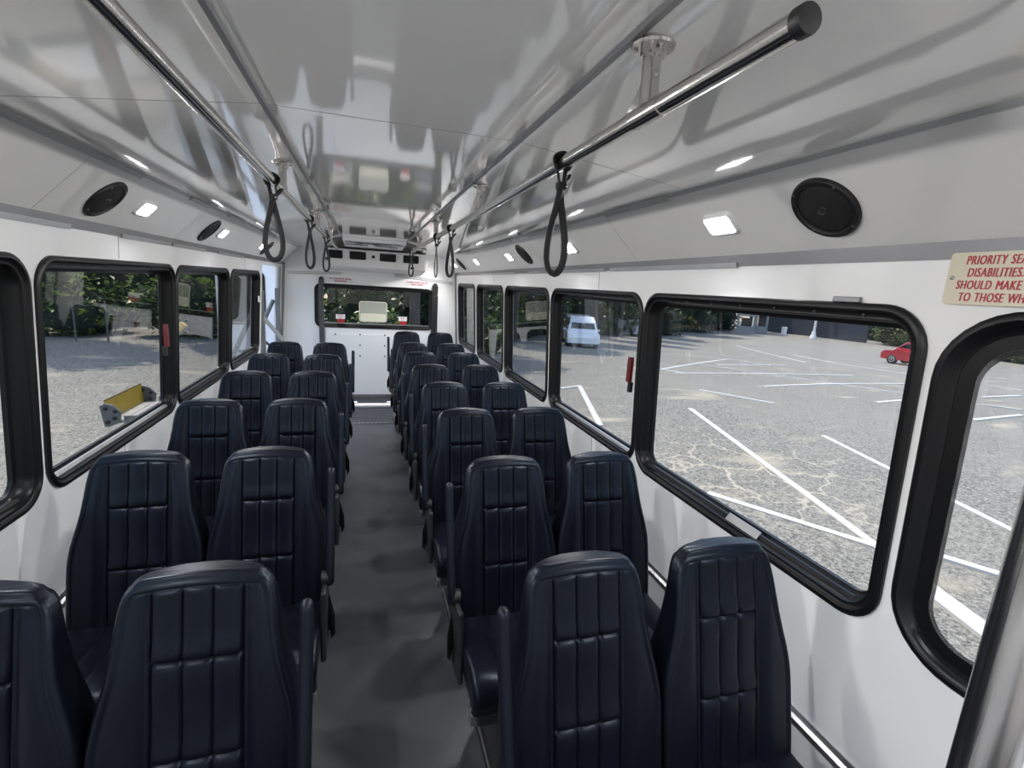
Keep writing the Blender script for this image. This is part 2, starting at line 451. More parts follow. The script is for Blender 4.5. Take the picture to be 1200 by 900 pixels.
t = MB(); t.box((0.10, YR-0.006, 0.03), (1.2, 0.012, 0.05)); tag(t.build('baseboard_rear', ALU), kind='structure')
# slim double rails high on the rear wall
for i, (xa, za, xb, zb) in enumerate(((-0.956, 1.640, -0.313, 1.668), (0.357, 1.687, 1.150, 1.625))):
    t = MB()
    for dz in (0.012, -0.012):
        t.tube([(xa, YR-0.006, za+dz), (xb, YR-0.006, zb+dz)], 0.006, 6)
    tag(t.build('trim_%d' % (i+1), ALU, None, True), kind='structure')
# corner posts
for i, (x, x2) in enumerate(((-1.03, -0.985), (1.205, 1.18))):
    t = MB()
    def post(z): return (xl(z)+0.012) if i == 0 else (xr(z)-0.008)
    t.tube([(post(0.0), YR-0.012, 0.0), (post(1.76), YR-0.012, 1.76)], 0.014, 8)
    if i == 0: t.tube([(xl(0)-0.02, 6.74, 0.02), (xl(1.7)-0.02, 6.74, 1.7)], 0.022, 8)
    tag(t.build('trim_%d' % (i+3), ALUG, None, True), kind='structure')

# front end behind the viewpoint: windscreen wall
def ff(a, b, d): return (a, YF+d, b)
w = MB(); plate(w, [(-1.12, 0), (1.29, 0), (1.23, 1.80), (1.0, 2.10), (-0.83, 2.10), (-1.05, 1.80)],
                [rrect(-0.85, 1.03, 0.75, 1.75, 0.1, 6)], ff, 0, -0.07)
tag(w.build('wall_front', WHITE), kind='structure')

# ceiling: three panels across, joints along and across; coves below
CX = 0.085; TH = 0.330; JX = 0.905
def roof_z(x):
    a = abs(x-CX)
    return 2.03 if a <= TH else 2.03-(a-TH)/(JX-TH)*0.07
ceiling = empty('ceiling', (0, 0, 0), 'glossy white panelled bus ceiling', kind='structure')
def slab(name, p0, p1, y0, y1, mat, parent, th=0.012, up=1):
    """panel between (x,z) p0 and p1"""
    dx, dz = p1[0]-p0[0], p1[1]-p0[1]; L = math.hypot(dx, dz); nx, nz = -dz/L*th, dx/L*th
    if nz < 0: nx, nz = -nx, -nz
    t = MB(); t.prism([p0, p1, (p1[0]+nx, p1[1]+nz), (p0[0]+nx, p0[1]+nz)], y0, y1)
    return t.build(name, mat, parent)
ys = [YF, 1.455, 5.50, YR]
for a, b in zip(ys[:-1], ys[1:]):
    a += 0.0025; b -= 0.0025
    slab('centre_panel', (CX-TH, 2.03), (CX+TH, 2.03), a, b, CEIL, ceiling)
    slab('side_panel', (CX+TH, 2.03), (CX+JX, 1.96), a, b, CEIL, ceiling)
    slab('side_panel', (CX-TH, 2.03), (CX-JX, 1.96), a, b, CEIL, ceiling)
for sgn, cuts in ((1, [YF, -0.40, 2.052, 4.515, YR]), (-1, [YF, 0.75, 1.965, 3.16, 5.60, YR])):
    wx = 1.192 if sgn > 0 else -1.012
    for a, b in zip(cuts[:-1], cuts[1:]):
        slab('cove_panel', (wx, 1.762), (CX+sgn*JX, 1.958), a+0.0015, b-0.0015, COVE, ceiling)
for y in (1.455, 5.50):
    t = MB(); pl = [(CX-JX, 1.9605), (CX-TH, 2.0305), (CX+TH, 2.0305), (CX+JX, 1.9605)]
    t.prism(pl+[(x, z+.003) for x, z in pl[::-1]], y-.0026, y+.0026); t.build('joint_strip', DARKGAP, ceiling)
for sgn, cuts in ((1, (-0.40, 2.052, 4.515)), (-1, (0.75, 1.965, 3.16, 5.60))):
    wx = 1.192 if sgn > 0 else -1.012
    for y in cuts:
        t = MB(); pl = [(wx+sgn*.0005, 1.7625), (CX+sgn*(JX+.0005), 1.9585)]
        t.prism(pl+[(x+sgn*.002, z+.002) for x, z in pl[::-1]], y-.0016, y+.0016); t.build('joint_strip', DARKGAP, ceiling)
# outer skin that closes the joints
t = MB()
prof = [(-1.16, 1.74), (-0.84, 2.04), (-0.30, 2.10), (0.47, 2.10), (1.01, 2.04), (1.33, 1.74)]
prof2 = [(x*1.02, z+0.03) for x, z in prof][::-1]
t.prism(prof+prof2, YF-0.1, YR+0.1)
tag(t.build('roof_shell', DARKGAP, ceiling))
# longitudinal trims
k = 5
def trim(pts, mat, label=None, smooth=False):
    global k
    t = MB()
    for (poly, y0, y1) in pts: t.prism(poly, y0, y1)
    o = tag(t.build('trim_%d' % k, mat), label, kind='structure'); k += 1
    return o
for sg in (1, -1):
    x = CX+sg*TH
    trim([([(x-.009, 2.0295), (x+.009, 2.0295), (x+.006, 2.024), (x-.006, 2.024)], YF, 5.5)], ALUG, 'grey strip along the ceiling between its panels')
for sg in (1, -1):
    x = CX+sg*JX; wx = 1.19 if sg > 0 else -1.01
    pieces = []
    pieces.append(([(x+sg*.004, 1.954), (x-sg*.005, 1.9612), (x-sg*.0065, 1.958), (x+sg*.001, 1.950)], YF, YR))
    o = trim(pieces, TRIMW, 'aluminium strip where the ceiling meets the sloped cove')
    for y0, y1 in ((1.55, 2.02), (2.45, 3.1), (3.5, 4.4), (5.0, 5.7)) if sg > 0 else ((0.6, 2.30), (2.85, 3.15), (3.55, 3.95), (4.6, 5.2)):
        t = MB(); t.prism([(x-sg*.010, 1.9575), (x+sg*.005, 1.945), (x+sg*.001, 1.940), (x-sg*.014, 1.953)], y0, y1)
        t.build('channel', TRIMW, o)
    # wall strip
    fnw = (lambda z, d: (xr(z)-d, z)) if sg > 0 else (lambda z, d: (xl(z)+d, z))
    o = trim([([fnw(1.733, 0), fnw(1.733, .004), fnw(1.770, .006), fnw(1.770, 0)], YF, YR)], ALUG, 'grey metal strip above the windows')
    for y0, y1 in ((1.40, 2.3), (2.36, 3.6), (4.0, 5.3)) if sg > 0 else ((0.4, 2.16), (2.55, 3.1), (3.13, 3.7), (4.0, 4.75)):
        t = MB(); t.prism([fnw(1.728, .004), fnw(1.728, .012), fnw(1.745, .014), fnw(1.745, .004)], y0, y1)
        t.build('channel', ALU, o)
# seat track along the walls
for nm, fnx in (('baseboard_right', lambda z, d: (xr(z)-d, z)), ('baseboard_left', lambda z, d: (xl(z)+d, z))):
    t = MB(); t.prism([fnx(.375, 0), fnx(.375, .018), fnx(.395, .018), fnx(.40, .006), fnx(.42, .006), fnx(.42, 0)], YF, 5.55 if 'left' in nm else YR)
    tag(t.build(nm, ALU), 'aluminium seat track along the side wall', kind='structure')

# ------------------------------------------------------------------ windows
PROF = [(0.0, -0.002), (0.0, 0.008), (0.007, 0.013), (0.016, 0.013), (0.021, 0.006), (0.025, 0.003), (0.034, 0.003),
        (0.037, -0.012), (0.041, -0.015), (0.044, -0.040), (0.050, -0.043), (0.056, -0.044), (0.056, -0.058), (0.02, -0.060)]
def ring(mb, a0, a1, b0, b1, r, prof, fn, n=8, mi=0):
    rings = []
    for o, d in prof:
        rr = max(r-o, 0.012)
        rings.append([fn(a, b, d) for a, b in rrect(a0+o, a1-o, b0+o, b1-o, rr, n)])
    m = len(rings[0]); vs = [p for rg in rings for p in rg]; fs = []
    P = len(prof)
    for i in range(P):
        i2 = (i+1) % P
        for j in range(m):
            j2 = (j+1) % m; fs.append((i*m+j, i*m+j2, i2*m+j2, i2*m+j))
    mb.add(vs, fs, mi)
wn_ = 1
PROF_F = [(0.0, -0.002), (0.0, 0.006), (0.006, 0.011), (0.016, 0.011), (0.020, 0.005), (0.030, 0.003), (0.034, -0.004), (0.044, -0.006), (0.044, -0.014), (0.02, -0.016)]
def make_window(a, fn, label, lever=None, sill=None, frit=False, r=0.105):
    global wn_
    e = empty('window_%d' % wn_, (0, 0, 0), label, kind='structure'); wn_ += 1
    t = MB(); ring(t, a[0], a[1], WZ0, WZ1, r, PROF_F if frit else PROF, fn)
    t.build('frame', RUBBER, e, True, angle=50)
    t = MB(); lp = rrect(a[0]+.05, a[1]-.05, WZ0+.05, WZ1-.05, 0.055, 6); plate(t, lp, [], fn, *((-0.012, -0.018) if frit else (-0.046, -0.052)))
    t.build('glass_pane', GLASS, e)
    if frit:
        t = MB(); ring(t, a[0]+.034, a[1]-.034, WZ0+.034, WZ1-.030, 0.125, [(0, -.007), (0.040, -.007), (0.040, -.0095), (0, -.0095)], fn)
        t.build('printed_border', RUBBER, e)
        t = MB(); ring(t, a[0]+.073, a[1]-.073, WZ0+.073, WZ1-.069, 0.09, [(0, -.0075), (0.010, -.0075), (0.010, -.009), (0, -.009)], fn)
        t.build('dotted_edge', DOTS, e)
    else:
        # aluminium sash track on the sill
        t = MB(); y0, y1 = a[0]+.08, a[1]-.08
        t.add([fn(y, z, d) for y in (y0, y1) for z, d in ((WZ0+.040, -.020), (WZ0+.040, -.012), (WZ0+.050, -.020), (WZ0+.050, -.030))],
              [(0, 1, 2, 3), (4, 7, 6, 5), (0, 4, 5, 1), (1, 5, 6, 2), (2, 6, 7, 3), (3, 7, 4, 0)])
        t.build('sash_track', ALU if sill else RUBBER, e)
    # screws along the head of the frame
    t = MB()
    n = 7
    for q in range(n):
        y = a[0]+0.16+(a[1]-a[0]-0.32)*q/(n-1)
        p = fn(y, WZ1-0.029, 0.003); s = -1 if fn is fr else 1
        t.lathe([(0.005, 0), (0.0045, 0.0015), (0.002, 0.0022)], 8, 0, Matrix.Translation(p) @ Matrix.Rotation(s*math.pi/2, 4, 'Y'))
    tag(t.build('screws', BLACKP, e), kind='stuff')
    if lever:
        s = -1 if fn is fr else 1
        y, z = lever
        p = Vector(fn(y, z, 0.0))
        t = MB()
        t.prism([(-.014, -.06), (.014, -.06), (.016, .03), (.012, .058), (-.012, .058), (-.016, .03)], 0, 1, 0,
                lambda a_, b_, d: (p.x+s*(0.012+0.016*d)-LEAN*b_*s*-1*0, p.y+a_, p.z+b_))
        lv = t.build('release_lever', REDP, e); lv['label'] = 'red emergency release lever on the window frame'
        t = MB(); t.box((p.x+s*0.010, p.y, p.z-0.085), (0.02, 0.022, 0.05), bev=0.004)
        t.build('lever_pivot', BLACKP, lv)
    return e
pos_r = ['right-hand window beside the steel pole, rounded with a black dotted border',
         'large right-hand window second from the foreground, view of cracked lot and red car',
         'right-hand window third from the foreground with a red release lever',
         'right-hand window fourth from the foreground, with reflections of the rear wall',
         'right-hand window second from the rear corner', 'narrow-looking right-hand window next to the rear corner']
levers_r = [None, None, (2.030, 1.275), None, None, None]
for i, a in enumerate(RW): make_window(a, fr, pos_r[i], levers_r[i], i in (2,), i == 0, 0.155 if i == 0 else 0.105)
pos_l = [None, 'left-hand window nearest the foreground, cut by the frame edge', 'large left-hand window looking on bushes and the yellow lift flap',
         'left-hand window third from the foreground', 'left-hand window next to the lift doorway']
levers_l = [None, None, (2.990, 1.265), None, None]
for i, a in enumerate(LW): make_window(a, fl, pos_l[i], levers_l[i], i in (2,))
# sill tag on the second right-hand window
t = MB(); t.add([fr(y, z, d) for y in (1.195, 1.345) for z, d in ((.852, -.006), (.852, -.004), (.874, -.022), (.874, -.024))],
                [(0, 1, 2, 3), (4, 7, 6, 5), (0, 4, 5, 1), (1, 5, 6, 2), (2, 6, 7, 3), (3, 7, 4, 0)])
wob = [o for o in bpy.data.objects if o.name == 'window_2'][0]
tg = t.build('sill_label', ALU, wob); tg['label'] = 'pale grey label strip on the sill'
t = MB(); t.box(Vector(fr(0.99, 1.641, .006)), (.012, .075, .014), bev=.002); t.build('frame_tab', ALUG, wob)
w4l = [o for o in bpy.data.objects if o.name == 'window_%d' % (wn_-1)][0]
t = MB(); t.box(Vector(fl(5.40, 1.36, .012)), (.012, .03, .06), bev=.003); t.build('latch', WHITEP, w4l)
# rear window
e = empty('window_%d' % wn_, (0, 0, 0), 'wide rear window with black rubber frame', kind='structure'); wn_ += 1
t = MB(); ring(t, *RWIN[:2], *RWIN[2:], 0.085, PROF, fb); t.build('frame', RUBBER, e, True, angle=50)
t = MB(); plate(t, rrect(RWIN[0]+.05, RWIN[1]-.05, RWIN[2]+.05, RWIN[3]-.05, 0.04, 6), [], fb, -0.046, -0.052); t.build('glass_pane', GLASS, e)
t = MB(); t.box((0.12, YR+0.025, RWIN[2]+0.058), (1.40, 0.012, 0.012)); t.build('sash_track', ALU, e)
wf = empty('window_%d' % wn_, (0, 0, 0), None, kind='structure'); wn_ += 1
t = MB(); ring(t, -0.88, 1.06, 0.72, 1.78, 0.12, PROF, ff); t.build('frame', RUBBER, wf, True, angle=50)
t = MB(); plate(t, rrect(-.83, 1.01, .77, 1.73, 0.07, 6), [], ff, -0.046, -0.052); t.build('glass_pane', GLASS, wf)
# wide-angle lens on the rear window
e2 = tag(empty('wide_angle_lens', (0.088, YR+0.040, 1.186)), 'translucent rounded square lens stuck in the middle of the rear window', 'lens')
def f0(a, b, d): return (a, d, b)
t = MB(); plate(t, rrect(-.18, .18, -.134, .134, .035, 6), [], f0, -0.004, 0.0); t.build('lens_sheet', LENS, e2)
t = MB(); ring(t, -.182, .182, -.136, .136, .036, [(0, -.006), (.009, -.006), (.009, .0), (0, 0)], f0); t.build('border', CREAM, e2)
t = MB(); plate(t, rrect(-.168, .168, -.125, -.025, .025, 5), [], f0, -0.0055, -0.004); t.build('ground_view_band', CREAM, e2)  # cream colour paints in the bright ground the lens would show
# stickers on the rear window
for i, x in enumerate((-0.330, 0.480)):
    s = tag(empty('warning_sticker', (x, YR+0.040, 1.07)), 'small white and red sticker low on the rear window, %s one' % ('left-hand' if i == 0 else 'right-hand'), 'sticker', 'rear window stickers')
    t = MB(); t.box((0, 0, 0.035), (0.115, 0.003, 0.06)); t.build('white_half', STICK, s)
    t = MB(); t.box((0.005, 0, -0.028), (0.095, 0.003, 0.062)); t.build('red_half', REDT, s)
    t = MB()
    for q in range(3): t.box((0.0, -0.002, 0.052-q*0.016), (0.08-0.02*q, 0.001, 0.004))
    tag(t.build('print', REDT, s), kind='stuff')
# printed notices above the rear window
for i, (x0, x1, z) in enumerate(((-0.470, -0.178, 1.584), (0.515, 0.805, 1.594))):
    s = tag(empty('notice_strip', ((x0+x1)/2, YR-0.003, z)), 'thin notice in two lines of red print above the %s end of the rear window' % ('left' if i == 0 else 'right'), 'notice', 'notices above the rear window')
    t = MB(); t.box((0, 0.001, 0), (x1-x0+0.02, 0.002, 0.062)); t.build('backing', WHITEP, s)
    rnd = random.Random(3+i); t = MB()
    for z_, a0, a1 in ((0.014, -0.135, 0.135), (-0.015, -0.075, 0.075)):
        x = a0
        while x < a1:
            t.box((x+0.005, -0.001, z_), (0.009, 0.001, 0.018)); t.box((x+0.005, -0.0018, z_+rnd.uniform(-.004, .004)), (0.004, 0.001, 0.004), 1)
            x += 0.0125 if rnd.random() > 0.14 else 0.022
    tag(t.build('print', [REDT, WHITEP], s), kind='stuff')

# ------------------------------------------------------------------ air conditioner at the rear
ac = tag(empty('air_conditioner', (0.135, 6.40, 1.755)), 'white air conditioning unit under the rear ceiling with four black vents', 'air conditioner')
t = MB()
t.prism([(0, 0.0), (0.02, -0.012), (0.50, -0.05), (0.50, 0.24), (0.0, 0.20)], -0.575, 0.575, 0, lambda a, b, d: (d, a, b))
t.build('housing', WHITEP, ac)
t = MB(); t.box((0, 0.02, 0.212), (1.16, 0.05, 0.014)); t.build('shadow_gap', DARKGAP, ac)
for x0, x1 in ((-0.435, -0.275), (-0.195, -0.005), (0.155, 0.348), (0.437, 0.625)):
    v = empty('vent', ((x0+x1)/2-0.135+0.0, -0.002, 0.13), parent=ac)
    wv_ = (x1-x0)
    t = MB(); ring(t, -wv_/2, wv_/2, -0.047, 0.047, 0.008, [(0, 0), (0, -.008), (.007, -.008), (.007, 0)], f0, 3); t.build('vent_frame', BLACKP, v)
    t = MB(); t.box((0, -0.001, 0), (wv_-.01, 0.003, 0.085)); t.build('vent_back', DARKGAP, v)
    for q in range(5):
        t = MB(); t.box((0, -0.006, -0.033+q*0.0165), (wv_-.014, 0.008, 0.003), rot=Matrix.Rotation(0.4, 3, 'X')); t.build('slat', BLACKP, v)
    for q in range(4):
        t = MB(); t.box((-wv_*0.3+q*wv_*0.2, -0.004, 0), (0.003, 0.005, 0.08)); t.build('fin', BLACKP, v)
t = MB(); t.lathe([(0.020, 0), (0.020, 0.012), (0.012, 0.018)], 16, 0, Matrix.Translation((-0.055, -0.001, 0.128)) @ Matrix.Rotation(math.pi/2, 4, 'X'))
t.build('knob', BLACKP, ac, True)
t = MB(); t.lathe([(0.008, 0), (0.006, 0.004)], 10, 0, Matrix.Translation((0.21, 0.0, 0.045)) @ Matrix.Rotation(math.pi/2, 4, 'X')); t.build('screw', SCREW, ac)
# return-air console on the ceiling in front of it
rc = tag(empty('return_air_console', (0.085, 5.95, 2.0285)), 'low white ceiling console with dark curved slot and two grey grilles', 'ceiling console')
t = MB(); t.prism([(-0.42, 0.0), (-0.36, -0.030), (0.36, -0.050), (0.42, 0.0)], -0.325, 0.325, 0, lambda a, b, d: (d, a, b)); t.build('shell', WHITEP, rc)
t = MB()
pts = [(-.31, -.27), (-.26, -.32), (0, -.345), (.26, -.32), (.31, -.27), (.26, -.20), (0, -.19), (-.26, -.20)]
t.prism(pts, -0.041, -0.032, 0, lambda a, b, d: (a, b, d)); t.build('dark_slot', M_('console_grey', (0.18, 0.185, 0.19), 0.5, noise=(8, .2)), rc)
t = MB(); t.box((0.02, -.26, -.044), (0.30, 0.035, 0.008)); t.build('slot_bar', ALUG, rc)
for x in (-0.13, 0.0): 
    t = MB(); t.box((-0.16 if x == 0 else 0.02, -.26, -.045), (0.07, 0.05, 0.008)); t.build('slot_opening', DARKGAP, rc)
for x in (-0.19, 0.13):
    g = MB(); g.box((x, 0.06, -0.045), (0.24, 0.15, 0.008)); g = g.build('grille', ALUG, rc)
    t = MB()
    for q in range(8): t.box((x, 0.0+q*0.017, -0.050), (0.23, 0.006, 0.004))
    tag(t.build('grille_bars', WHITEP, g), kind='stuff')


# ------------------------------------------------------------------ cove lamps and speakers
def cove_frame(sg, y, t_):
    """matrix with local z = into the room, local x = up the slope, local y = along the bus; t_ 0..1 up the cove"""
    wx = 1.192 if sg > 0 else -1.012
    a = Vector((wx, y, 1.762)); b = Vector((CX+sg*JX, y, 1.958))
    p = a.lerp(b, t_); up = (b-a).normalized(); al = Vector((0, 1, 0))
    nrm = up.cross(al)
    if nrm.z > 0: al = -al; nrm = -nrm
    m = Matrix.Identity(4)
    for i in range(3): m[i][0], m[i][1], m[i][2], m[i][3] = up[i], al[i], nrm[i], p[i]
    return m
def led_proto():
    e = empty('cove_lamp')
    t = MB(); ring(t, -.040, .040, -.066, .066, .018, [(0, 0), (0.001, .008), (.005, .012), (.009, .011), (.0095, 0)], lambda a, b, d: (a, b, d), 5); t.build('rim', LEDF, e, True)
    t = MB(); plate(t, rrect(-.031, .031, -.057, .057, .012, 5), [], lambda a, b, d: (a, b, d), 0.0004, 0.0025); t.build('diffuser', LEDM, e)
    t = MB()
    for a in (-.026, .026):
        for b in (-.052, .052): t.lathe([(0.0026, .002), (0.002, .004)], 8, 0, Matrix.Translation((a, b, 0)))
    tag(t.build('screws', SCREW, e), kind='stuff')
    ld = bpy.data.lights.new('led_panel', 'AREA'); ld.shape = 'RECTANGLE'; ld.size = 0.058; ld.size_y = 0.108
    ld.energy = LAMP_W; ld.spread = math.radians(145); ld.color = (1.0, 0.985, 0.96)
    lo = bpy.data.objects.new('led_panel', ld); COL.objects.link(lo); lo.parent = e
    lo.location = (0, 0, 0.0035); lo.rotation_euler = (math.pi, 0, 0)
    return e
def spk_proto():
    e = empty('ceiling_speaker')
    t = MB(); t.lathe([(0.088, 0), (0.088, 0.006), (0.084, 0.011), (0.074, 0.012), (0.070, 0.007), (0.070, 0.0)], 40); t.build('rim', BLACKP, e, True)
    t = MB(); t.lathe([(0.070, 0.005), (0.066, 0.0075), (0.040, 0.0115), (0.018, 0.012), (0.003, 0.012)], 40); t.build('grille', WEB, e, True)
    t = MB(); t.lathe([(0.012, 0.012), (0.011, 0.014), (0.006, 0.0155), (0.0015, 0.016)], 16); t.build('centre_badge', M_('badge', (0.12, .12, .125), .25, .8, noise=(60, .3)), e, True)
    t = MB()
    for q in range(4):
        a = math.pi/4+q*math.pi/2; t.lathe([(0.004, .010), (0.003, .0135)], 8, 0, Matrix.Translation((.079*math.cos(a), .079*math.sin(a), 0)))
    tag(t.build('screws', SCREW, e), kind='stuff')
    return e
lp_, sp_ = led_proto(), spk_proto()
lf = sf = True
for sg, side, ly, syy in ((1, 'right', (1.394, 2.63, 3.862, 5.098, 6.40, 0.155, -1.08), (1.014, 3.487, 6.0)), (-1, 'left', (1.35, 2.575, 3.785, 5.09, 0.12, -1.10), (2.253, 3.522, 5.37))):
    for i, y in enumerate(ly):
        o = lp_ if lf else copy_tree(lp_); lf = False
        o.matrix_world = cove_frame(sg, y, 0.50)
        lbl = 'lit square lamp in the %s cove, %s from the foreground' % (side, ORD[i]) if sg > 0 else \
            ('lit square lamp in the left cove, %s of those in view' % ORD[i-1] if i > 0 else 'lit square lamp in the left cove beyond the picture edge, nearest')
        if y < 0.3: lbl = 'added unseen square lamp in the %s cove beside the viewpoint, %s' % (side, 'just ahead' if y > 0 else 'behind')  # unseen lamps added to brighten the near walls and ceiling
        tag(o, lbl, 'lamp', 'square lamps in the coves')
    for i, y in enumerate(syy):
        o = sp_ if sf else copy_tree(sp_); sf = False
        o.matrix_world = cove_frame(sg, y, 0.50 if sg > 0 else 0.46)
        tag(o, 'round black speaker in the %s cove, %s from the foreground' % (side, ORD[i]), 'speaker', 'round speakers in the coves')

# ------------------------------------------------------------------ grab rails, brackets, straps
RZ = 1.92
def grab_rail(x, y0, y1, by, label):
    e = tag(empty('grab_rail', (x, y0, RZ)), label, 'grab rail', 'ceiling grab rails')
    R0 = 0.0155
    t = MB(); t.tube([(0, 0.0, 0), (0, y1-y0, 0)], R0, 24); t.build('tube', STEELY, e, True)
    for yy, dr in ((0, -1), (y1-y0, 1)):
        t = MB(); t.lathe([(0.0168, -0.004), (0.0168, 0.007), (0.0155, 0.010), (0.006, 0.011)], 24, 0, Matrix.Translation((0, yy, 0)) @ Matrix.Rotation(-dr*math.pi/2, 4, 'X'))
        t.build('end_cap', BLACKP, e, True)
    for y in by:
        zt = roof_z(x)-RZ
        b = empty('bracket', (0, y-y0, 0), parent=e)
        t = MB()
        t.tube([(0, -.045, 0), (0, .040, 0)], 0.0172, 20)
        t.tube([(0, .0, .01), (0, .004, .035), (0, .006, zt-0.004)], [0.0170, 0.0150, 0.0150], 16)
        t.add(*web_fillet()); t.build('saddle', STEEL, b, True)
        t = MB(); t.lathe([(0.034, zt-0.007), (0.036, zt-0.003), (0.033, zt+0.002)], 24, 0, Matrix.Translation((0, .006, 0)))
        t.lathe([(0.0205, zt-0.020), (0.020, zt-0.005)], 20, 0, Matrix.Translation((0, .006, 0)))
        t.build('flange', STEEL, b, True)
        t = MB()
        for q in range(3):
            a = 0.5+q*2.094; t.lathe([(0.0045, zt-0.010), (0.0045, zt-0.006)], 8, 0, Matrix.Translation((.028*math.cos(a), .006+.028*math.sin(a), 0)))
        t.lathe([(0.005, 0.0), (0.005, .004), (.003, .005)], 10, 0, Matrix.Translation((0.0, -0.0065, zt*0.55)) @ Matrix.Rotation(math.pi/2, 4, 'X'))
        tag(t.build('screws', SCREW, b), kind='stuff')
    return e
def web_fillet():
    """gusset that sweeps from the sleeve up to the stem on the far side"""
    vs = []; fs = []
    N = 8
    for i in range(N+1):
        u = i/N; y = .085*(1-u)**1.0; z = .014+.050*u*u
        hw = 0.0125*(0.5+0.5*u)
        vs += [(-hw, y, z), (hw, y, z), (hw*.8, max(y-.03, 0), .012), (-hw*.8, max(y-.03, 0), .012)]
    for i in range(N):
        a, b = 4*i, 4*(i+1)
        for q in range(4): fs.append((a+q, a+(q+1) % 4, b+(q+1) % 4, b+q))
    return vs, fs
XR_, XL_ = 0.452, -0.300
grab_rail(XR_, 0.490, 5.75, (0.80, 2.10, 3.48, 4.63), 'long steel grab rail on the right with a black end cap')
grab_rail(XL_, 0.30, 5.70, (2.10, 3.48, 4.69), 'long steel grab rail on the left of the ceiling')

def strap(x, y, ang, wid, drop, label, tight=1.0):
    e = tag(empty('hanging_grab_strap', (x, y, RZ)), label, 'strap', 'hanging straps on the grab rails')
    ca, sa = math.cos(ang), math.sin(ang)
    # band round the rail
    pts = []
    for q in range(15):
        a = math.radians(-60+300*q/14); r = 0.0205
        pts.append((r*math.cos(a)*1.0, 0.0 + 0.004*math.sin(3*a), r*math.sin(a)))
    pts = [(0.012, 0.012, -0.050)]+pts+[(-0.004, -0.004, -0.050)]
    t = MB(); t.tube(pts, 0.006, 8, rx=(0.0035, 0.010, (1, 0, 0.3))); t.build('rail_band', WEB, e, True)
    t = MB(); t.box((0.002, 0.0, -0.052), (0.026, 0.020, 0.018), bev=0.005)
    t.tube([(0.008, .004, -.048), (.022, .010, -.030), (.030, .016, -.022)], [.006, .007, .004], 8); kn = t.build('knot', WEB, e, True)
    t = MB(); t.lathe([(0.0035, 0), (.003, .003)], 8, 0, Matrix.Translation((.012, -.012, -.055)) @ Matrix.Rotation(math.pi/2, 4, 'X')); t.build('rivet', SCREW, kn)
    # teardrop loop
    pts = []
    top = -0.056
    N = 28
    for q in range(N+1):
        u = q/N; th = math.pi*2*u
        # teardrop: narrow at top, full at bottom
        z = top-(drop)*(1-math.cos(th))/2
        w_ = wid*math.sin(th)*((1-math.cos(th))/2)**0.9
        off = 0.003 if u < .5 else -0.003
        pts.append((ca*w_+off*sa*0, sa*w_+off, z))
    t = MB(); t.tube(pts, 0.006, 8, rx=(0.0035, 0.0085, (sa, -ca, 0.05))); t.build('loop', WEB, e, True)
    return e
strap(XR_-.002, 1.18, -0.35, 0.034, 0.205, 'black strap looped over the right rail, nearest and largest of its straps')
strap(XR_, 2.84, -0.5, 0.030, 0.205, 'black strap on the right rail, second from the foreground')
strap(XR_, 3.43, 0.9, 0.028, 0.205, 'black strap on the right rail, third, twisted edge-on')
strap(XR_, 5.43, -0.2, 0.034, 0.190, 'black strap on the right rail in front of the rear vents')
strap(XL_, 1.88, 0.15, 0.040, 0.200, 'black strap looped over the left rail, nearest and largest of its straps')
strap(XL_, 3.02, 0.5, 0.034, 0.205, 'black strap on the left rail, middle of the three')
strap(XL_, 4.18, 0.3, 0.034, 0.205, 'black strap on the left rail nearest the rear')

for nm_ in ('hanging_grab_strap.003', 'hanging_grab_strap.006'):
    o = bpy.data.objects[nm_]
    t = MB(); t.box((0.012, -.012, -.165), (.040, .014, .024), bev=.006); t.build('adjuster', BLACKP, o)
# slanting steel pole beside the viewer
p = tag(empty('grab_pole', (0.500, 0.2137, 0.008)), 'thick brushed steel pole in the lower right foreground', 'pole')
t = MB(); t.tube([(0, 0, 0.0), (0, 0, 2.0)], 0.0205, 32); t.build('tube', STEEL, p, True)
t = MB(); t.lathe([(0.048, -0.008), (0.048, -0.002), (0.027, 0.004), (0.024, 0.03)], 24, 0, Matrix.Translation((0, 0, 0))); t.build('floor_flange', STEEL, p, True)

# ------------------------------------------------------------------ PRIORITY sign
def fs_(y, z): return Vector(fr(y, z, 0.0))
e = tag(empty('priority_sign', fr(0.765, 1.693, 0.0065)), 'cream sign with red capitals on the right wall above the near window', 'sign')
SW, SH = 0.335, 0.105
rot = Matrix(((0, math.sin(-LEAN)*-1*0, -1), (-1, 0, 0), (0, 1, 0)))  # local x -> -Y, local y -> +Z, local z -> -X
e.rotation_euler = rot.to_euler()
e.rotation_euler.rotate(Euler((0, 0, 0)))
t = MB(); plate(t, rrect(0, SW, -SH/2, SH/2, 0.008, 5), [], lambda a, b, d: (a, b, d), 0.0005, 0.004); t.build('plate', SIGNB, e)
t = MB(); t.lathe([(0.004, .004), (.004, .0055), (.0025, .0065)], 12, 0, Matrix.Translation((.010, 0.002, 0))); t.build('screw', SCREW, e, True)
lines = [('PRIORITY SEATING FOR PERSONS WITH', 0.030, 0.037), ('DISABILITIES. OTHER PASSENGERS', 0.036, 0.0125), ('SHOULD MAKE THESE SEATS AVAILABLE', 0.0205, -0.012), ('TO THOSE WHO WISH TO USE THEM', 0.029, -0.0365)]
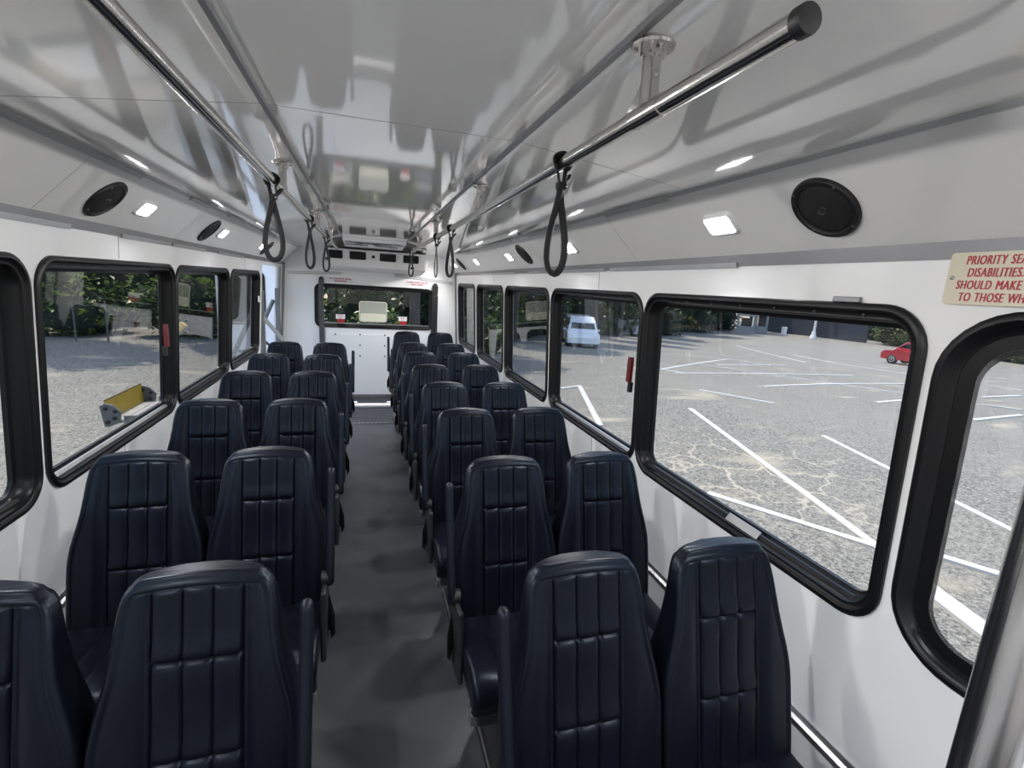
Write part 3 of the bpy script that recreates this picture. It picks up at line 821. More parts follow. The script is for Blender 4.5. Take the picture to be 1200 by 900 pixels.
for txt, x, yb in lines:
    cu = bpy.data.curves.new('txt', 'FONT'); cu.body = txt; cu.size = 0.0250; cu.shear = 0.10; cu.extrude = 0.0005
    cu.space_character = 1.12; cu.space_word = 1.35; cu.resolution_u = 6
    to = bpy.data.objects.new('txt', cu); COL.objects.link(to)
    dg = bpy.context.evaluated_depsgraph_get(); me = bpy.data.meshes.new_from_object(to.evaluated_get(dg))
    bpy.data.objects.remove(to)
    t = MB()
    for dx_, dz_ in ((-.0009, 0), (0, .00004), (.0009, .00008)):
        t.add([(v.co.x+dx_, v.co.y, v.co.z+dz_) for v in me.vertices], [tuple(p_.vertices) for p_ in me.polygons])
    o = t.build('lettering', REDT, e, fix=False)
    o.location = (x, yb-0.0088, 0.0042); o.scale = (0.575, 1, 1)

# ------------------------------------------------------------------ seats
def smooth(a, b, x):
    t_ = min(max((x-a)/(b-a), 0), 1); return t_*t_*(3-2*t_)
REC = 0.2236
WP = [(0.40, .190), (0.50, .195), (0.62, .196), (0.67, .195), (0.71, .190), (0.75, .181), (0.79, .170), (0.83, .161), (0.88, .154), (0.94, .148), (0.965, .1445), (0.980, .140), (0.990, .134), (0.996, .128), (1.0, .121)]
def width(z):
    for (a, wa), (b, wb) in zip(WP[:-1], WP[1:]):
        if z <= b:
            return wa+(wb-wa)*(z-a)/(b-a)
    return WP[-1][1]
SEAMS = (-.084, -.028, .028, .084)
HST = (0.838, 0.640)
def front_d(x, z, w_):
    """displacement towards the sitter (positive = proud)"""
    d = 0.0
    side = smooth(.085, .125, abs(x))
    d += 0.014*side*smooth(1.0, 0.80, z)
    d += 0.008*(1-(x/max(w_, .01))**2)
    zz = smooth(0.984, 0.976, z)
    for s in SEAMS:
        k_ = 1.0 if abs(s) > .05 else 0.8
        d -= 0.0060*k_*math.exp(-((x-s)/.0030)**2)*zz
        if abs(s) > .05: d -= 0.003*math.exp(-((x-s*1.12)/.003)**2)*zz
    if abs(x) < .084:
        ph = (abs(x) % .056)
        d += 0.0032*zz*abs(math.cos(math.pi*x/.056))**0.7 if True else 0
        for h in HST:
            d -= 0.0080*math.exp(-((z-h)/.0035)**2)
            d += 0.005*math.exp(-((z-h-.020)/.016)**2) + 0.003*math.exp(-((z-h+.03)/.03)**2)
    # seam just below the top edge
    d -= 0.0025*math.exp(-((z-.984)/.0025)**2)*(1-smooth(w_-.03, w_-.015, abs(x)))
    # piping along the edge
    pf = smooth(.995, .97, z)
    d += 0.003*pf*math.exp(-((abs(x)-(w_-.012))/.004)**2)
    d -= 0.003*pf*math.exp(-((abs(x)-(w_-.022))/.004)**2)
    return d
def backrest_mesh():
    xs = [-.098, -.0955, -.094, -.0925, -.090, -.087, -.084, -.081, -.078, -.070, -.056, -.042, -.034, -.031, -.028, -.025, -.022, -.012, 0]
    xs = xs + [-a for a in xs[-2::-1]]
    zl = [0.40+0.02*i for i in range(0, 31)]
    for h in HST: zl += [h-.014, h-.008, h-.004, h, h+.004, h+.008, h+.014]
    zl += [.955, .965, .971, .976, .980, .982, .984, .986, .990, .994, .997]
    zl = sorted(z for z in set(round(z, 4) for z in zl) if z < 0.998)
    loops = []
    def loop(z, w_, ins, zz):
        pts = []
        ed = [w_-.026, w_-.022, w_-.017, w_-.012, w_-.007, w_-.003, w_]
        wing = [.100+(w_-.030-.100)*q/6 for q in range(1, 6)] if w_ > .145 else [(w_-.031)+.0008*q for q in range(1, 6)]
        half = wing+ed
        f_ = min(1.0, (w_-.032)/.0995)
        full = [-a for a in half[::-1]]+[x*f_ for x in xs]+half
        thick = 0.050+0.050*smooth(1.0, .62, z)
        yb = -(1.0-z)*REC
        for x in full:
            a = abs(x); c = 0.0
            if a > w_-.012: c = 0.012*(1-math.sqrt(max(0, 1-((a-(w_-.012))/.012)**2)))
            pts.append((x, yb-front_d(x, z, w_)+c+ins, zz))
        # side and back
        r = .02
        for y_, x_ in ((.02, w_), (thick*.5, w_+.002), (thick-.02, w_), (thick-.006, w_-.008), (thick, w_-.025)): pts.append((x_, yb+max(y_-ins, ins+.012), zz))
        for q in (.5, 0, -.5): pts.append(((w_-.025)*q, yb+thick+.006-ins, zz))
        for y_, x_ in ((thick, w_-.025), (thick-.006, w_-.008), (thick-.02, w_), (thick*.5, w_+.002), (.02, w_)): pts.append((-x_, yb+max(y_-ins, ins+.012), zz))
        return pts
    for z in zl: loops.append(loop(z, width(z), 0.006*smooth(.985, 1.0, z)**1.5, z))
    # rounded crown
    for u in (0.35, 0.65, 0.85, 1.0):
        a = u*math.pi/2
        loops.append(loop(0.998, width(.998)-.020*(1-math.cos(a)), 0.005+.009*(1-math.cos(a)), 0.998+0.011*math.sin(a)))
    mb = MB(); n = len(loops[0])
    vs = [(p[0], p[1], p[2]-.014*smooth(.90, 1.0, p[2])*(p[0]/.13)**2) for lp in loops for p in lp]; fs = []
    for i in range(len(loops)-1):
        for j in range(n):
            j2 = (j+1) % n; fs.append((i*n+j, i*n+j2, (i+1)*n+j2, (i+1)*n+j))
    top = [(x*.5, y, 1.0095) for x, y, z in loops[-1]]
    ym = sum(p[1] for p in loops[-1])/n
    # crown closing strip: quads front to back are approximated by a fan
    c = len(vs); vs.append((0, ym, 1.0095))
    b0 = (len(loops)-1)*n
    for j in range(n): fs.append((b0+j, b0+(j+1) % n, c))
    c = len(vs); vs.append((0, -.1, 0.40))
    for j in range(n): fs.append(((j+1) % n, j, c))
    mb.add(vs, fs); return mb
def cushion_mesh():
    """top surface over y from the backrest to the rolled front edge"""
    HW = .190
    xs = [-.19, -.188, -.183, -.176, -.168, -.15, -.12, -.10, -.092, -.087, -.082, -.074, -.058, -.042, -.034, -.029, -.024, -.014]
    xs = xs+[0]+[-a for a in xs[::-1]]
    path = [(-.06, .470), (-.10, .468), (-.16, .462), (-.22, .462), (-.28, .466), (-.34, .473), (-.39, .478), (-.425, .476), (-.447, .466), (-.460, .448), (-.464, .425), (-.460, .400), (-.448, .375)]
    vs = []; fs = []; n = len(xs)
    for (y, z) in path:
        for x in xs:
            a = abs(x); dz = 0.0
            dz += -.004*math.exp(-((a-.087)/.005)**2)-.0035*math.exp(-((a-.029)/.005)**2)
            dz += .010*smooth(.09, .14, a)
            e_ = max(0, (a-.172)/.018); e_ = min(e_, 1)
            dz -= .018*(1-math.sqrt(1-e_*e_*.999))
            if y < -.43: vs.append((x, y+(.018*(1-math.sqrt(1-e_*e_*.999)))-dz*0, z))
            else: vs.append((x, y, z+dz))
    m = len(path)
    for i in range(m-1):
        for j in range(n-1): fs.append((i*n+j, i*n+j+1, (i+1)*n+j+1, (i+1)*n+j))
    # underside
    b = len(vs)
    for (y, z) in path:
        for s in (-1, 1): vs.append((s*.182, max(y, -.440), .365))
    for i in range(m-1):
        fs.append((b+2*i, b+2*i+2, b+2*i+3, b+2*i+1))
        fs.append((i*n, (i+1)*n, b+2*i+2, b+2*i)); fs.append((i*n+n-1, b+2*i+1, b+2*i+3, (i+1)*n+n-1))
    fs.append(tuple(range(n))+(b+1, b)); fs.append(tuple((m-1)*n+j for j in range(n))+(b+2*(m-1)+1, b+2*(m-1)))
    mb = MB(); mb.add(vs, fs); return mb
def seat_proto(kind, side):
    """side +1: right block (aisle towards -x); -1: left block (aisle towards +x)"""
    e = empty('bus_seat')
    backrest_mesh_obj = backrest_mesh().build('backrest', VINYL, e, True, angle=70)
    cushion_mesh().build('cushion', VINYL, e, True, angle=60)
    t = MB(); t.box((0, -.26, .345), (.34, .36, .045), bev=.008); t.build('seat_pan', BLACKP, e)
    for y_ in (-.10, -.38):
        t = MB(); t.box((0, y_, .305), (.36, .035, .035)); t.build('cross_rail', ALUG, e)
    s = -side  # towards the aisle
    if kind == 'aisle':
        t = MB(); t.box((s*.06, -.25, .17), (.045, .30, .25), bev=.006); t.build('pedestal', BLACKP, e)
        t = MB(); t.box((s*.06, -.25, .02), (.075, .44, .035), bev=.008); t.build('foot', BLACKP, e)
        # raised armrest blade at the aisle side
        ax = s*.212
        t = MB()
        pth = [(ax, -.175, .57), (ax, -.158, .62), (ax, -.105, .75), (ax, -.062, .87), (ax, -.048, .925), (ax, -.046, .938)]
        pth = [(ax, -.178, .562)]+pth+[(ax, -.0455, .944), (ax, -.045, .947)]
        t.tube(pth, [.6, 1, 1, 1, 1, 1, .92, .72, .35], 12, rx=(.0145, .021, (1, 0, 0)))
        arm = t.build('armrest', VINYLD, e, True)
        t = MB(); t.lathe([(.024, -.012), (.024, .012), (.018, .016)], 16, 0, Matrix.Translation((ax-s*.016, -.165, .585)) @ Matrix.Rotation(s*math.pi/2, 4, 'Y')); t.build('hinge', BLACKP, arm, True)
        t = MB(); t.box((s*.196, -.20, .455), (.018, .16, .24), bev=.007, rot=Matrix.Rotation(-.15, 3, 'X')); t.build('side_bracket', BLACKP, e)
        # seat belt tail with buckle at the aisle side
        t = MB(); t.tube([(s*.17, -.12, .475), (s*.200, -.15, .49), (s*.216, -.19, .45), (s*.218, -.21, .40), (s*.215, -.19, .375), (s*.212, -.16, .40)], .01, 8, rx=(.0022, .019, (1, 0, 0)))
        bl = t.build('seat_belt', WEB, e, True)
        t = MB(); t.box((s*.212, -.165, .415), (.014, .032, .05), bev=.004); t.build('buckle', BLACKP, bl)
    else:
        t = MB(); t.box((-s*.185, -.25, .36), (.07, .30, .05), bev=.006); t.build('wall_bracket', ALUG, e)
        t = MB(); t.box((s*.10, -.25, .16), (.035, .25, .27), bev=.006); t.build('leg', BLACKP, e)
        t = MB(); t.box((s*.10, -.25, .02), (.07, .40, .035), bev=.008); t.build('foot', BLACKP, e)
    return e
RYS = [.985, 1.68, 2.407, 3.085, 3.78, 4.465, 5.155, 5.90]
LYS = [1.095, 1.875, 2.650, 3.430, 4.205, 4.985]
for side, ys_, xa, xw, nm in ((1, RYS, .498, .893, 'right'), (-1, LYS, -.333, -.728, 'left')):
    protos = {}
    for kind, x in (('aisle', xa), ('window', xw)):
        for i, y in enumerate(ys_):
            if kind not in protos: o = protos[kind] = seat_proto(kind, side)
            else: o = copy_tree(protos[kind])
            last = side > 0 and i == 7
            o.location = (x-(0.006*i if side > 0 else 0), y-.035, 0.032 if last else -.008)
            rw = 'nearest row' if i == 0 else ('rearmost row' if i == len(ys_)-1 else ORD[i]+' row from the foreground')
            tag(o, 'navy vinyl %s seat%s, %s of the %s-hand block' % (kind, ' with raised armrest' if kind == 'aisle' else '', rw, nm), 'seat', 'navy vinyl bus seats')
# step under the last row
t = MB(); t.box((.72, 5.62, .019), (.82, .62, .038)); tag(t.build('trim_%d' % k, FLOOR), 'low platform under the last seats', kind='structure')

# shoulder belts at the rear wall
def shoulder_belt(x, z0, z1, mat, wd, label):
    e = tag(empty('shoulder_belt', (x, YR, z1)), label, 'seat belt', 'shoulder belts at the rear window')
    t = MB(); t.prism([(-.035, -.03), (.035, -.03), (.028, .02), (.010, .038), (-.010, .038), (-.028, .02)], -.035, 0); t.build('anchor', BLACKP, e)
    t = MB(); t.tube([(0, -.035, 0.0), (-.004, -.030, -.12), (0, -.025, z0-z1+.1), (0, -.02, z0-z1)], .02, 8, rx=(.004, wd, (0, 1, 0))); t.build('webbing', mat, e, True)
    return e
shoulder_belt(-.557, .55, 1.575, GREYWEB, .032, 'grey shoulder belt hanging at the left end of the rear window')
b = shoulder_belt(.905, .55, 1.575, WEB, .040, 'black shoulder belt in a sleeve right of the rear window')
t = MB(); t.box((0, -.022, -.48), (.082, .03, .70), bev=.008); t.build('sleeve', BLACKP, b)

# ------------------------------------------------------------------ wheelchair lift and its open door
lift = tag(empty('wheelchair_lift', (-1.75, 6.15, -.05)), 'lowered-out wheelchair lift with yellow flap and grey side plates outside the left doorway', 'wheelchair lift')
def lb(c): return Vector(c)-Vector((-1.75, 6.15, -.05))
t = MB(); t.box(lb((-1.84, 6.15, .045)), (1.38, .86, .03)); t.build('platform', GRATE, lift)
t = MB()
for q in range(22): t.box(lb((-2.38+q*.055, 6.15, .063)), (.012, .84, .006))
tag(t.build('platform_bars', GRATE, lift), kind='stuff')
t = MB(); t.add([lb(p_) for p_ in ((-2.495, 5.74, .06), (-2.495, 6.58, .06), (-2.515, 6.58, .258), (-2.515, 5.74, .258), (-2.51, 5.74, .06), (-2.51, 6.58, .06), (-2.53, 6.58, .258), (-2.53, 5.74, .258))],
                [(0, 1, 2, 3), (4, 7, 6, 5), (0, 4, 5, 1), (1, 5, 6, 2), (2, 6, 7, 3), (3, 7, 4, 0)]); fl_ = t.build('outer_flap', YEL, lift)
t = MB(); t.tube([lb((-2.522, 5.74, .262)), lb((-2.522, 6.58, .262))], .008, 8); t.build('flap_edge', M_('flap_edge_dark', (.08, .06, .02), .5, noise=(8, .2)), fl_, True)
for y in (5.72, 6.60):
    t = MB(); t.box(lb((-1.74, y, .055)), (1.24, .02, .11), bev=.004); sp2 = t.build('side_plate', GREYP, lift)
    t = MB()
    for q in range(5): t.box(lb((-2.2+q*.22, y-.0, .112)), (.08, .012, .006))
    t.build('reflector', STICK, sp2)
    t = MB(); t.prism([(-2.55, .215), (-2.50, .24), (-2.44, .22), (-2.375, .15), (-2.39, .04), (-2.47, .005), (-2.52, .0)], y-.03, y+.0)
    br = t.build('end_bracket', GREYP, lift); br.location = -Vector((-1.75, 6.15, -.05))
    for (x, z) in ((-2.50, .19), (-2.42, .16), (-2.49, .05), (-2.43, .09)):
        t = MB(); t.lathe([(.018, 0), (.018, .012), (.008, .016)], 10, 0, Matrix.Translation((x, y-.03, z)) @ Matrix.Rotation(math.pi/2, 4, 'X')); t.build('bolt', BLACKP, br)
t = MB(); t.tube([lb((-2.02, 6.02, .06)), lb((-1.98, 6.02, .5)), lb((-1.985, 6.0, .89))], .018, 10); hr = t.build('handrail', GREYP, lift, True)
t = MB(); t.tube([lb((-1.985, 6.0, .893)), lb((-1.86, 6.0, 1.035))], .034, 12); g = t.build('hand_grip', YEL, hr, True); g['label'] = 'yellow grip on the handrail'
for y in (5.68, 6.66):
    t = MB(); t.box(lb((-1.045, y, .72)), (.05, .06, 1.44), bev=.006); t.build('tower', GREYP, lift)
    t = MB(); t.tube([lb((-1.09, y-.0, 1.30)), lb((-1.62, y, .10))], .024, 8); t.build('parallel_arm', GREYP, lift, True)
t = MB(); a_, b_ = lb((-1.03, 5.66, 1.158)), lb((-.975, 6.52, .825)); t.tube([a_, b_], .022, 8, rx=(.034, .012, (0, .3, 1))); t.build('inboard_arm', ALU, lift)
t = MB(); t.tube([lb((-1.06, 5.70, .93)), lb((-.99, 6.30, .70))], .014, 8); t.build('gas_strut', BLACKP, lift, True)
# open door leaf, swung out behind the doorway
dr = empty('door_1', (0, 0, 0), 'white lift door leaf swung open outside the left rear doorway', kind='structure')
def fd(a, b, d): return (a, 6.93-d, b)
t = MB(); plate(t, rrect(-1.78, -1.105, -.05, 1.74, .03, 3), [rrect(-1.68, -1.245, .98, 1.62, .08, 6)], fd, 0, -.045); t.build('leaf', WHITE, dr)
t = MB(); ring(t, -1.70, -1.225, .96, 1.64, .09, [(0, -.002), (0, .008), (.02, .010), (.028, 0), (.028, -.03), (0, -.03)], fd); t.build('window_frame', RUBBER, dr, True)
t = MB(); plate(t, rrect(-1.68, -1.245, .98, 1.62, .08, 6), [], fd, -.018, -.023); t.build('glass_pane', GLASS, dr)
t = MB(); t.box((-1.50, 6.92, .62), (.12, .02, .03), bev=.005); t.build('door_handle', BLACKP, dr)

# ------------------------------------------------------------------ parking lot
def gz(x, y):
    s = .82*x+.57*y
    t_ = min(max((s-12)/44, 0), 1)
    return -.85-2.0*(t_*t_*(3-2*t_)*.5+t_*.5)
t = MB()
gx = [-40, -30, -22, -16, -12, -9, -6]+[-4+1.5*i for i in range(20)]+[26+3*i for i in range(25)]
gy = [-30, -22, -16, -11]+[-8+1.5*i for i in range(16)]+[16+3*i for i in range(27)]
vs = [(x, y, gz(x, y)) for y in gy for x in gx]; n = len(gx)
fs = [(j*n+i, j*n+i+1, (j+1)*n+i+1, (j+1)*n+i) for j in range(len(gy)-1) for i in range(n-1)]
t.add(vs, fs)
lot = tag(t.build('parking_lot', ASPHALT, None, True), 'sunlit worn asphalt parking lot outside the windows', kind='structure')
LINES = [(7.09, 9.27, 4.3, 0.66, .11), (4.26, 5.00, 5.30, 3.32, .11), (8.52, 7.07, 7.30, 3.35, .10), (9.02, 11.50, 10.02, 9.84, .12), (10.43, 15.56, 18.95, 22.17, .12), (10.43, 15.56, 10.86, 14.88, .12),
         (10.36, 14.66, 22.31, 17.55, .12), (14.05, 18.13, 16.73, 13.82, .12), (16.73, 13.82, 18.08, 12.10, .12), (12.17, 12.46, 16.85, 13.85, .12), (16.85, 13.85, 22.94, 15.34, .12), (14.12, 10.26, 16.15, 10.85, .12),
         (35.47, 40.59, 26.89, 24.41, .16), (34.33, 32.53, 31.19, 25.93, .16), (31.19, 25.93, 30.99, 20.84, .16), (18.95, 22.17, 19.57, 19.71, .13), (15.03, 18.22, 21.56, 20.86, .13),
         (4.76, 11.40, 5.42, 11.71, .10), (5.42, 11.71, 4.23, 8.07, .12), (21.86, 12.13, 26.42, 13.34, .13), (18.97, 10.43, 19.63, 9.77, .13), (14.74, 8.23, 18.08, 8.98, .13), (5.69, 3.14, 6.2, 2.3, .11), (4.83, 2.67, 4.5, 1.7, .12),
         (31.28, 17.13, 30.97, 15.59, .16)]
for li_, (x0, y0, x1, y1, wd) in enumerate(LINES):
    a = Vector((x0, y0)); b = Vector((x1, y1)); L = (b-a).length; nrm = Vector((-(b-a).y, (b-a).x)).normalized()*wd/2
    t = MB(); N = max(1, int(L/1.5)); vs = []
    for i in range(N+1):
        p_ = a.lerp(b, i/N)
        for s in (-1, 1):
            q = p_+nrm*s
            vs.append((q.x, q.y, gz(q.x, q.y)+.012+.0009*li_)); vs.append((q.x, q.y, gz(q.x, q.y)-.03))
    fs = []
    for i in range(N):
        o = 4*i; fs += [(o, o+2, o+6, o+4), (o+1, o+5, o+7, o+3), (o, o+4, o+5, o+1), (o+2, o+3, o+7, o+6)]
    fs += [(0, 1, 3, 2), (4*N, 4*N+2, 4*N+3, 4*N+1)]
    t.add(vs, fs); t.build('parking_line', LINE, lot)

# ------------------------------------------------------------------ vehicles
def car(name, loc, rz, mat, label, cat, L=4.5, Wd=1.82, H=1.66, van=False, scale=1.0):
    e = tag(empty(name, loc), label, cat); e.rotation_euler = (0, 0, rz); e.scale = (scale,)*3
    if van:
        low = [(-.50, .35), (-.50, .98), (-.34, 1.0), (.36, .98), (.47, .90), (.50, .70), (.50, .35)]
        top = [(-.495, .98), (-.48, 1.85), (.16, 1.86), (.30, 1.55), (.345, .98)]
        H = 1.86
    else:
        low = [(-.50, .35), (-.50, .80), (-.47, 1.02), (-.1, 1.04), (.24, 1.02), (.44, .96), (.49, .84), (.50, .55), (.49, .32), (-.49, .32)]
        top = [(-.485, 1.0), (-.455, 1.52), (-.40, 1.70), (.10, 1.72), (.165, 1.66), (.33, 1.02)]
    def body(mb, prof, w0, w1, mi=0):
        n = len(prof); zmin = min(p[1] for p in prof); zmax = max(p[1] for p in prof)
        def hw(z): return (w0+(w1-w0)*(z-zmin)/(zmax-zmin))/2
        vs = []
        for s, f_ in ((-1, .90), (-1, 1.0), (1, 1.0), (1, .90)):
            for (a, z) in prof:
                sh = .97 if f_ < 1 else 1.0
                vs.append((a*L*(1 if f_ == 1 else .985), s*(hw(z) if f_ < 1 else hw(z)*.93), z if f_ < 1 else zmin+(z-zmin)*(1.0)))
        # order: outer shell sections
        vs = []
        for yk, ins in ((-1, .03), (-.93, 0), (.93, 0), (1, .03)):
            for (a, z) in prof:
                cx = sum(p[0] for p in prof)/n; cz = (zmin+zmax)/2
                vs.append(((a+(cx-a)*ins)*L, yk*hw(z), z+(cz-z)*ins))
        fs = []
        for q in range(3):
            for i in range(n):
                j = (i+1) % n; fs.append((q*n+i, q*n+j, (q+1)*n+j, (q+1)*n+i))
        fs.append(tuple(range(n))); fs.append(tuple(3*n+i for i in range(n))[::-1])
        mb.add(vs, fs, mi)
    t = MB(); body(t, low, Wd, Wd*.98); t.build('body', mat, e)
    t = MB(); body(t, top, Wd*.94, Wd*.74); t.build('cabin', mat, e)
    # side windows, windscreen
    zt0, zt1 = (1.06, 1.70) if van else (1.10, 1.56)
    for s in (-1, 1):
        for (a0, a1, b0, b1) in (((-.40, -.10, -.40, -.10), (-.08, .29, -.08, .20)) if van else ((-.44, -.30, -.42, -.30), (-.285, -.04, -.285, -.04), (-.025, .285, -.025, .155))):
            def wy(z):
                f0_ = (z-.97)/((1.86 if van else 1.72)-.97); return s*(Wd*.94+(Wd*.74-Wd*.94)*f0_)/2+s*.006
            t = MB(); pr = [(a0, zt0), (a1, zt0), (b1, zt1), (b0, zt1)]
            t.add([(a*L, wy(z), z) for a, z in pr]+[(a*L, wy(z)-s*.02, z) for a, z in pr], [(0, 1, 2, 3), (7, 6, 5, 4), (0, 4, 5, 1), (1, 5, 6, 2), (2, 6, 7, 3), (3, 7, 4, 0)])
            t.build('side_window', DGLASS, e)
    for xa, za, xb, zb in (((.335, 1.04, .31, 1.5) if van else (.322, 1.06, .178, 1.62)), ((-.492, 1.1, -.485, 1.7) if van else (-.487, 1.10, -.462, 1.52))):
        sgn = 1 if xa > 0 else -1
        t = MB(); t.add([(px_*L+sgn*d, y*Wd*.40*(1 if q == 0 else .85), pz_) for d in (.012, -.02) for (q, px_, pz_) in ((0, xa, za), (1, xb, zb)) for y in (-1, 1)],
                        [(0, 1, 3, 2), (4, 6, 7, 5), (0, 4, 5, 1), (2, 3, 7, 6), (0, 2, 6, 4), (1, 5, 7, 3)]); t.build('windscreen', DGLASS, e)
    for x in (-.30*L, .31*L):
        for s in (-1, 1):
            m_ = Matrix.Translation((x, s*(Wd/2-.10), .35)) @ Matrix.Rotation(s*-math.pi/2, 4, 'X')
            t = MB(); t.lathe([(.30, -.10), (.35, -.08), (.35, .08), (.30, .11), (.22, .11)], 20, 0, m_); wh = t.build('wheel', TYRE, e, True)
            t = MB(); t.lathe([(.22, .105), (.21, .12), (.08, .10), (.05, .125)], 16, 0, m_); t.build('hub', ALU, wh, True)
    t = MB()
    for s in (-1, 1): t.box((.485*L, s*Wd*.38, .80), (.08, .30, .12), bev=.02)
    t.build('headlamp', STICK, e)
    t = MB()
    for s in (-1, 1): t.box((.19*L, s*(Wd/2+.08), 1.05), (.10, .16, .12), bev=.02)
    t.build('door_mirror', mat, e)
    return e
car('sport_utility_car', (42.9, 28.4, gz(42.9, 28.4)), math.radians(97), REDCAR, 'small red sport utility car parked far off on the right of the lot', 'car', scale=1.12)
car('utility_van', (11.3, 25.0, gz(11.3, 25.0)), math.radians(-108), WHITECAR, 'white van parked in tree shade, seen through the right-hand windows', 'van', L=4.9, Wd=1.95, van=True, scale=0.86)
car('saloon_car', (26.5, 45.0, gz(26.5, 45.0)), math.radians(-30), BLUECAR, 'pale blue car far back in shade right of the white van', 'car')

# ------------------------------------------------------------------ entrance structures across the lot
z0 = gz(52, 58)
def booth(x, y, w_, h_, label):
    e = tag(empty('gate_booth', (x, y, z0)), label, 'booth'); e.rotation_euler = (0, 0, math.radians(-40))
    t = MB(); t.box((0, 0, .5), (w_, 1.6, 1.0), bev=.02); t.build('base_wall', GREYB, e)
    for sx in (-1, 1):
        for sy_ in (-1, 1):
            t = MB(); t.box((sx*(w_/2-.12), sy_*.68, h_/2+.4), (.24, .24, h_-.8)); t.build('corner_post', GREYB, e)
    t = MB(); t.box((0, 0, h_-.12), (w_+.3, 1.9, .24), bev=.03); t.build('roof', GREYB, e)
    t = MB(); t.box((0, 0, 1.6), (w_*.55, 1.2, 1.2)); t.build('dark_glazing', DGLASS, e)
booth(52.5, 58.8, 2.4, 2.7, 'grey booth with open posts in shade across the lot, left one')
booth(56.6, 60.3, 1.7, 2.9, 'narrower grey booth frame in shade across the lot, right one')
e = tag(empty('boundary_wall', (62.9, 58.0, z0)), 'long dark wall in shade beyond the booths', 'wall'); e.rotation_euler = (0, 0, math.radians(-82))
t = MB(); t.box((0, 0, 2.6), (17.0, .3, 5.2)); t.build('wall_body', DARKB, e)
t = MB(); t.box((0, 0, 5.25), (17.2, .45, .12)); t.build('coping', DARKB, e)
e = tag(empty('white_marker_post', (58.0, 57.3, z0)), 'short white post in front of the dark far wall', 'post')
t = MB(); t.box((0, 0, .55), (.55, .5, 1.1), bev=.05); t.build('body', WHITEP, e)
t = MB(); t.box((0, 0, 1.14), (.62, .58, .10), bev=.03); t.build('cap', WHITEP, e)
e = tag(empty('lamp_post', (59.1, 53.3, z0)), 'white lamp post with a wide base beside the far hedge', 'lamp post')
t = MB(); t.tube([(0, 0, .5), (0, 0, 7.0)], [.16, .12], 10); t.build('pole', WHITEP, e, True)
t = MB(); t.lathe([(.45, 0), (.45, .25), (.30, .5), (.24, 1.0)], 12); t.build('base', WHITEP, e, True)
t = MB(); t.box((.6, 0, 7.0), (1.4, .35, .15), bev=.04); t.build('lamp_head', GREYB, e)

# ------------------------------------------------------------------ vegetation
def foliage(name, rad, n, leaf, seed, mats, core=True, flat=0.8, cover=1.0):
    rnd = random.Random(seed); t = MB()
    lumps = []
    for i in range(9):
        a = rnd.uniform(0, 6.283); r = rnd.uniform(.15, .62); z = rnd.uniform(-.35, .6)
        lumps.append(Vector((r*math.cos(a)*rad[0], r*math.sin(a)*rad[1], z*rad[2])))
    lumps.append(Vector((0, 0, 0)))
    rs = [rnd.uniform(.38, .60) for _ in lumps]; rs[-1] = .62
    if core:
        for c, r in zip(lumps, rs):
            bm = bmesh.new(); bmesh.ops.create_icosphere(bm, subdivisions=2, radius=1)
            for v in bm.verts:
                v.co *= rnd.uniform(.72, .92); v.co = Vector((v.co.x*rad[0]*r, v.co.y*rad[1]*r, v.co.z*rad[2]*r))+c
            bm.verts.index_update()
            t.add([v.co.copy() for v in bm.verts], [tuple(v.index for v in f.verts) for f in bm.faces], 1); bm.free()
    for i in range(n):
        q = rnd.randrange(len(lumps)); c, r = lumps[q], rs[q]
        d = Vector((rnd.gauss(0, 1), rnd.gauss(0, 1), rnd.gauss(0, 1))).normalized()*rnd.uniform(.80, 1.12)
        p_ = c+Vector((d.x*rad[0]*r, d.y*rad[1]*r, d.z*rad[2]*r))
        L = leaf*rnd.uniform(.6, 1.3); wd = L*rnd.uniform(.45, .65)
        m_ = Euler((rnd.uniform(-1.0, 1.0), rnd.uniform(-1.0, 1.0), rnd.uniform(0, 6.283))).to_matrix()
        pts = [Vector((0, -L/2, 0)), Vector((wd/2, -.05*L, L*.10)), Vector((0, L/2, -.03*L)), Vector((-wd/2, -.05*L, L*.10))]
        t.add([m_ @ v + p_ for v in pts], [(0, 1, 2), (0, 2, 3)], 0)
    me_o = t.build(name, mats, None, False, fix=False)
    return me_o
def stem_mesh(h, r, seed, branches=4):
    rnd = random.Random(seed); t = MB()
    pts = [Vector((rnd.uniform(-.06, .06)*h*i/5, rnd.uniform(-.06, .06)*h*i/5, h*i/5)) for i in range(6)]
    t.tube(pts, [r*(1.25 if i == 0 else 1-.13*i) for i in range(6)], 10)
    for b in range(branches):
        i = rnd.randrange(2, 5); a = rnd.uniform(0, 6.28); L = h*rnd.uniform(.25, .45)
        q = pts[i]; m1 = q+Vector((math.cos(a)*L*.5, math.sin(a)*L*.5, L*.35)); m2 = q+Vector((math.cos(a)*L*.9, math.sin(a)*L*.9, L*.85))
        t.tube([q, m1, m2], [r*.45, r*.3, r*.12], 7)
    return t.build('trunk', BARK, None, True)
bush_f = [foliage('foliage', (1.7, 1.5, 1.5), 1700, .23, 11+i, [LEAF, CORE]) for i in range(3)]
dark_f = [foliage('foliage', (1.9, 1.6, 1.9), 1500, .26, 31+i, [LEAF_SHADE, CORE]) for i in range(2)]
crown_f = [foliage('crown', (3.0, 3.0, 3.0), 2600, .34, 51+i, [LEAF_SHADE, CORE]) for i in range(2)]
bush_s = [stem_mesh(1.3, .06, 71+i, 6) for i in range(2)]
tree_s = [stem_mesh(7.5, .24, 81+i, 6) for i in range(2)]
used = set()
def take(o):
    if o.name in used:
        c = o.copy(); COL.objects.link(c); return c
    used.add(o.name); return o
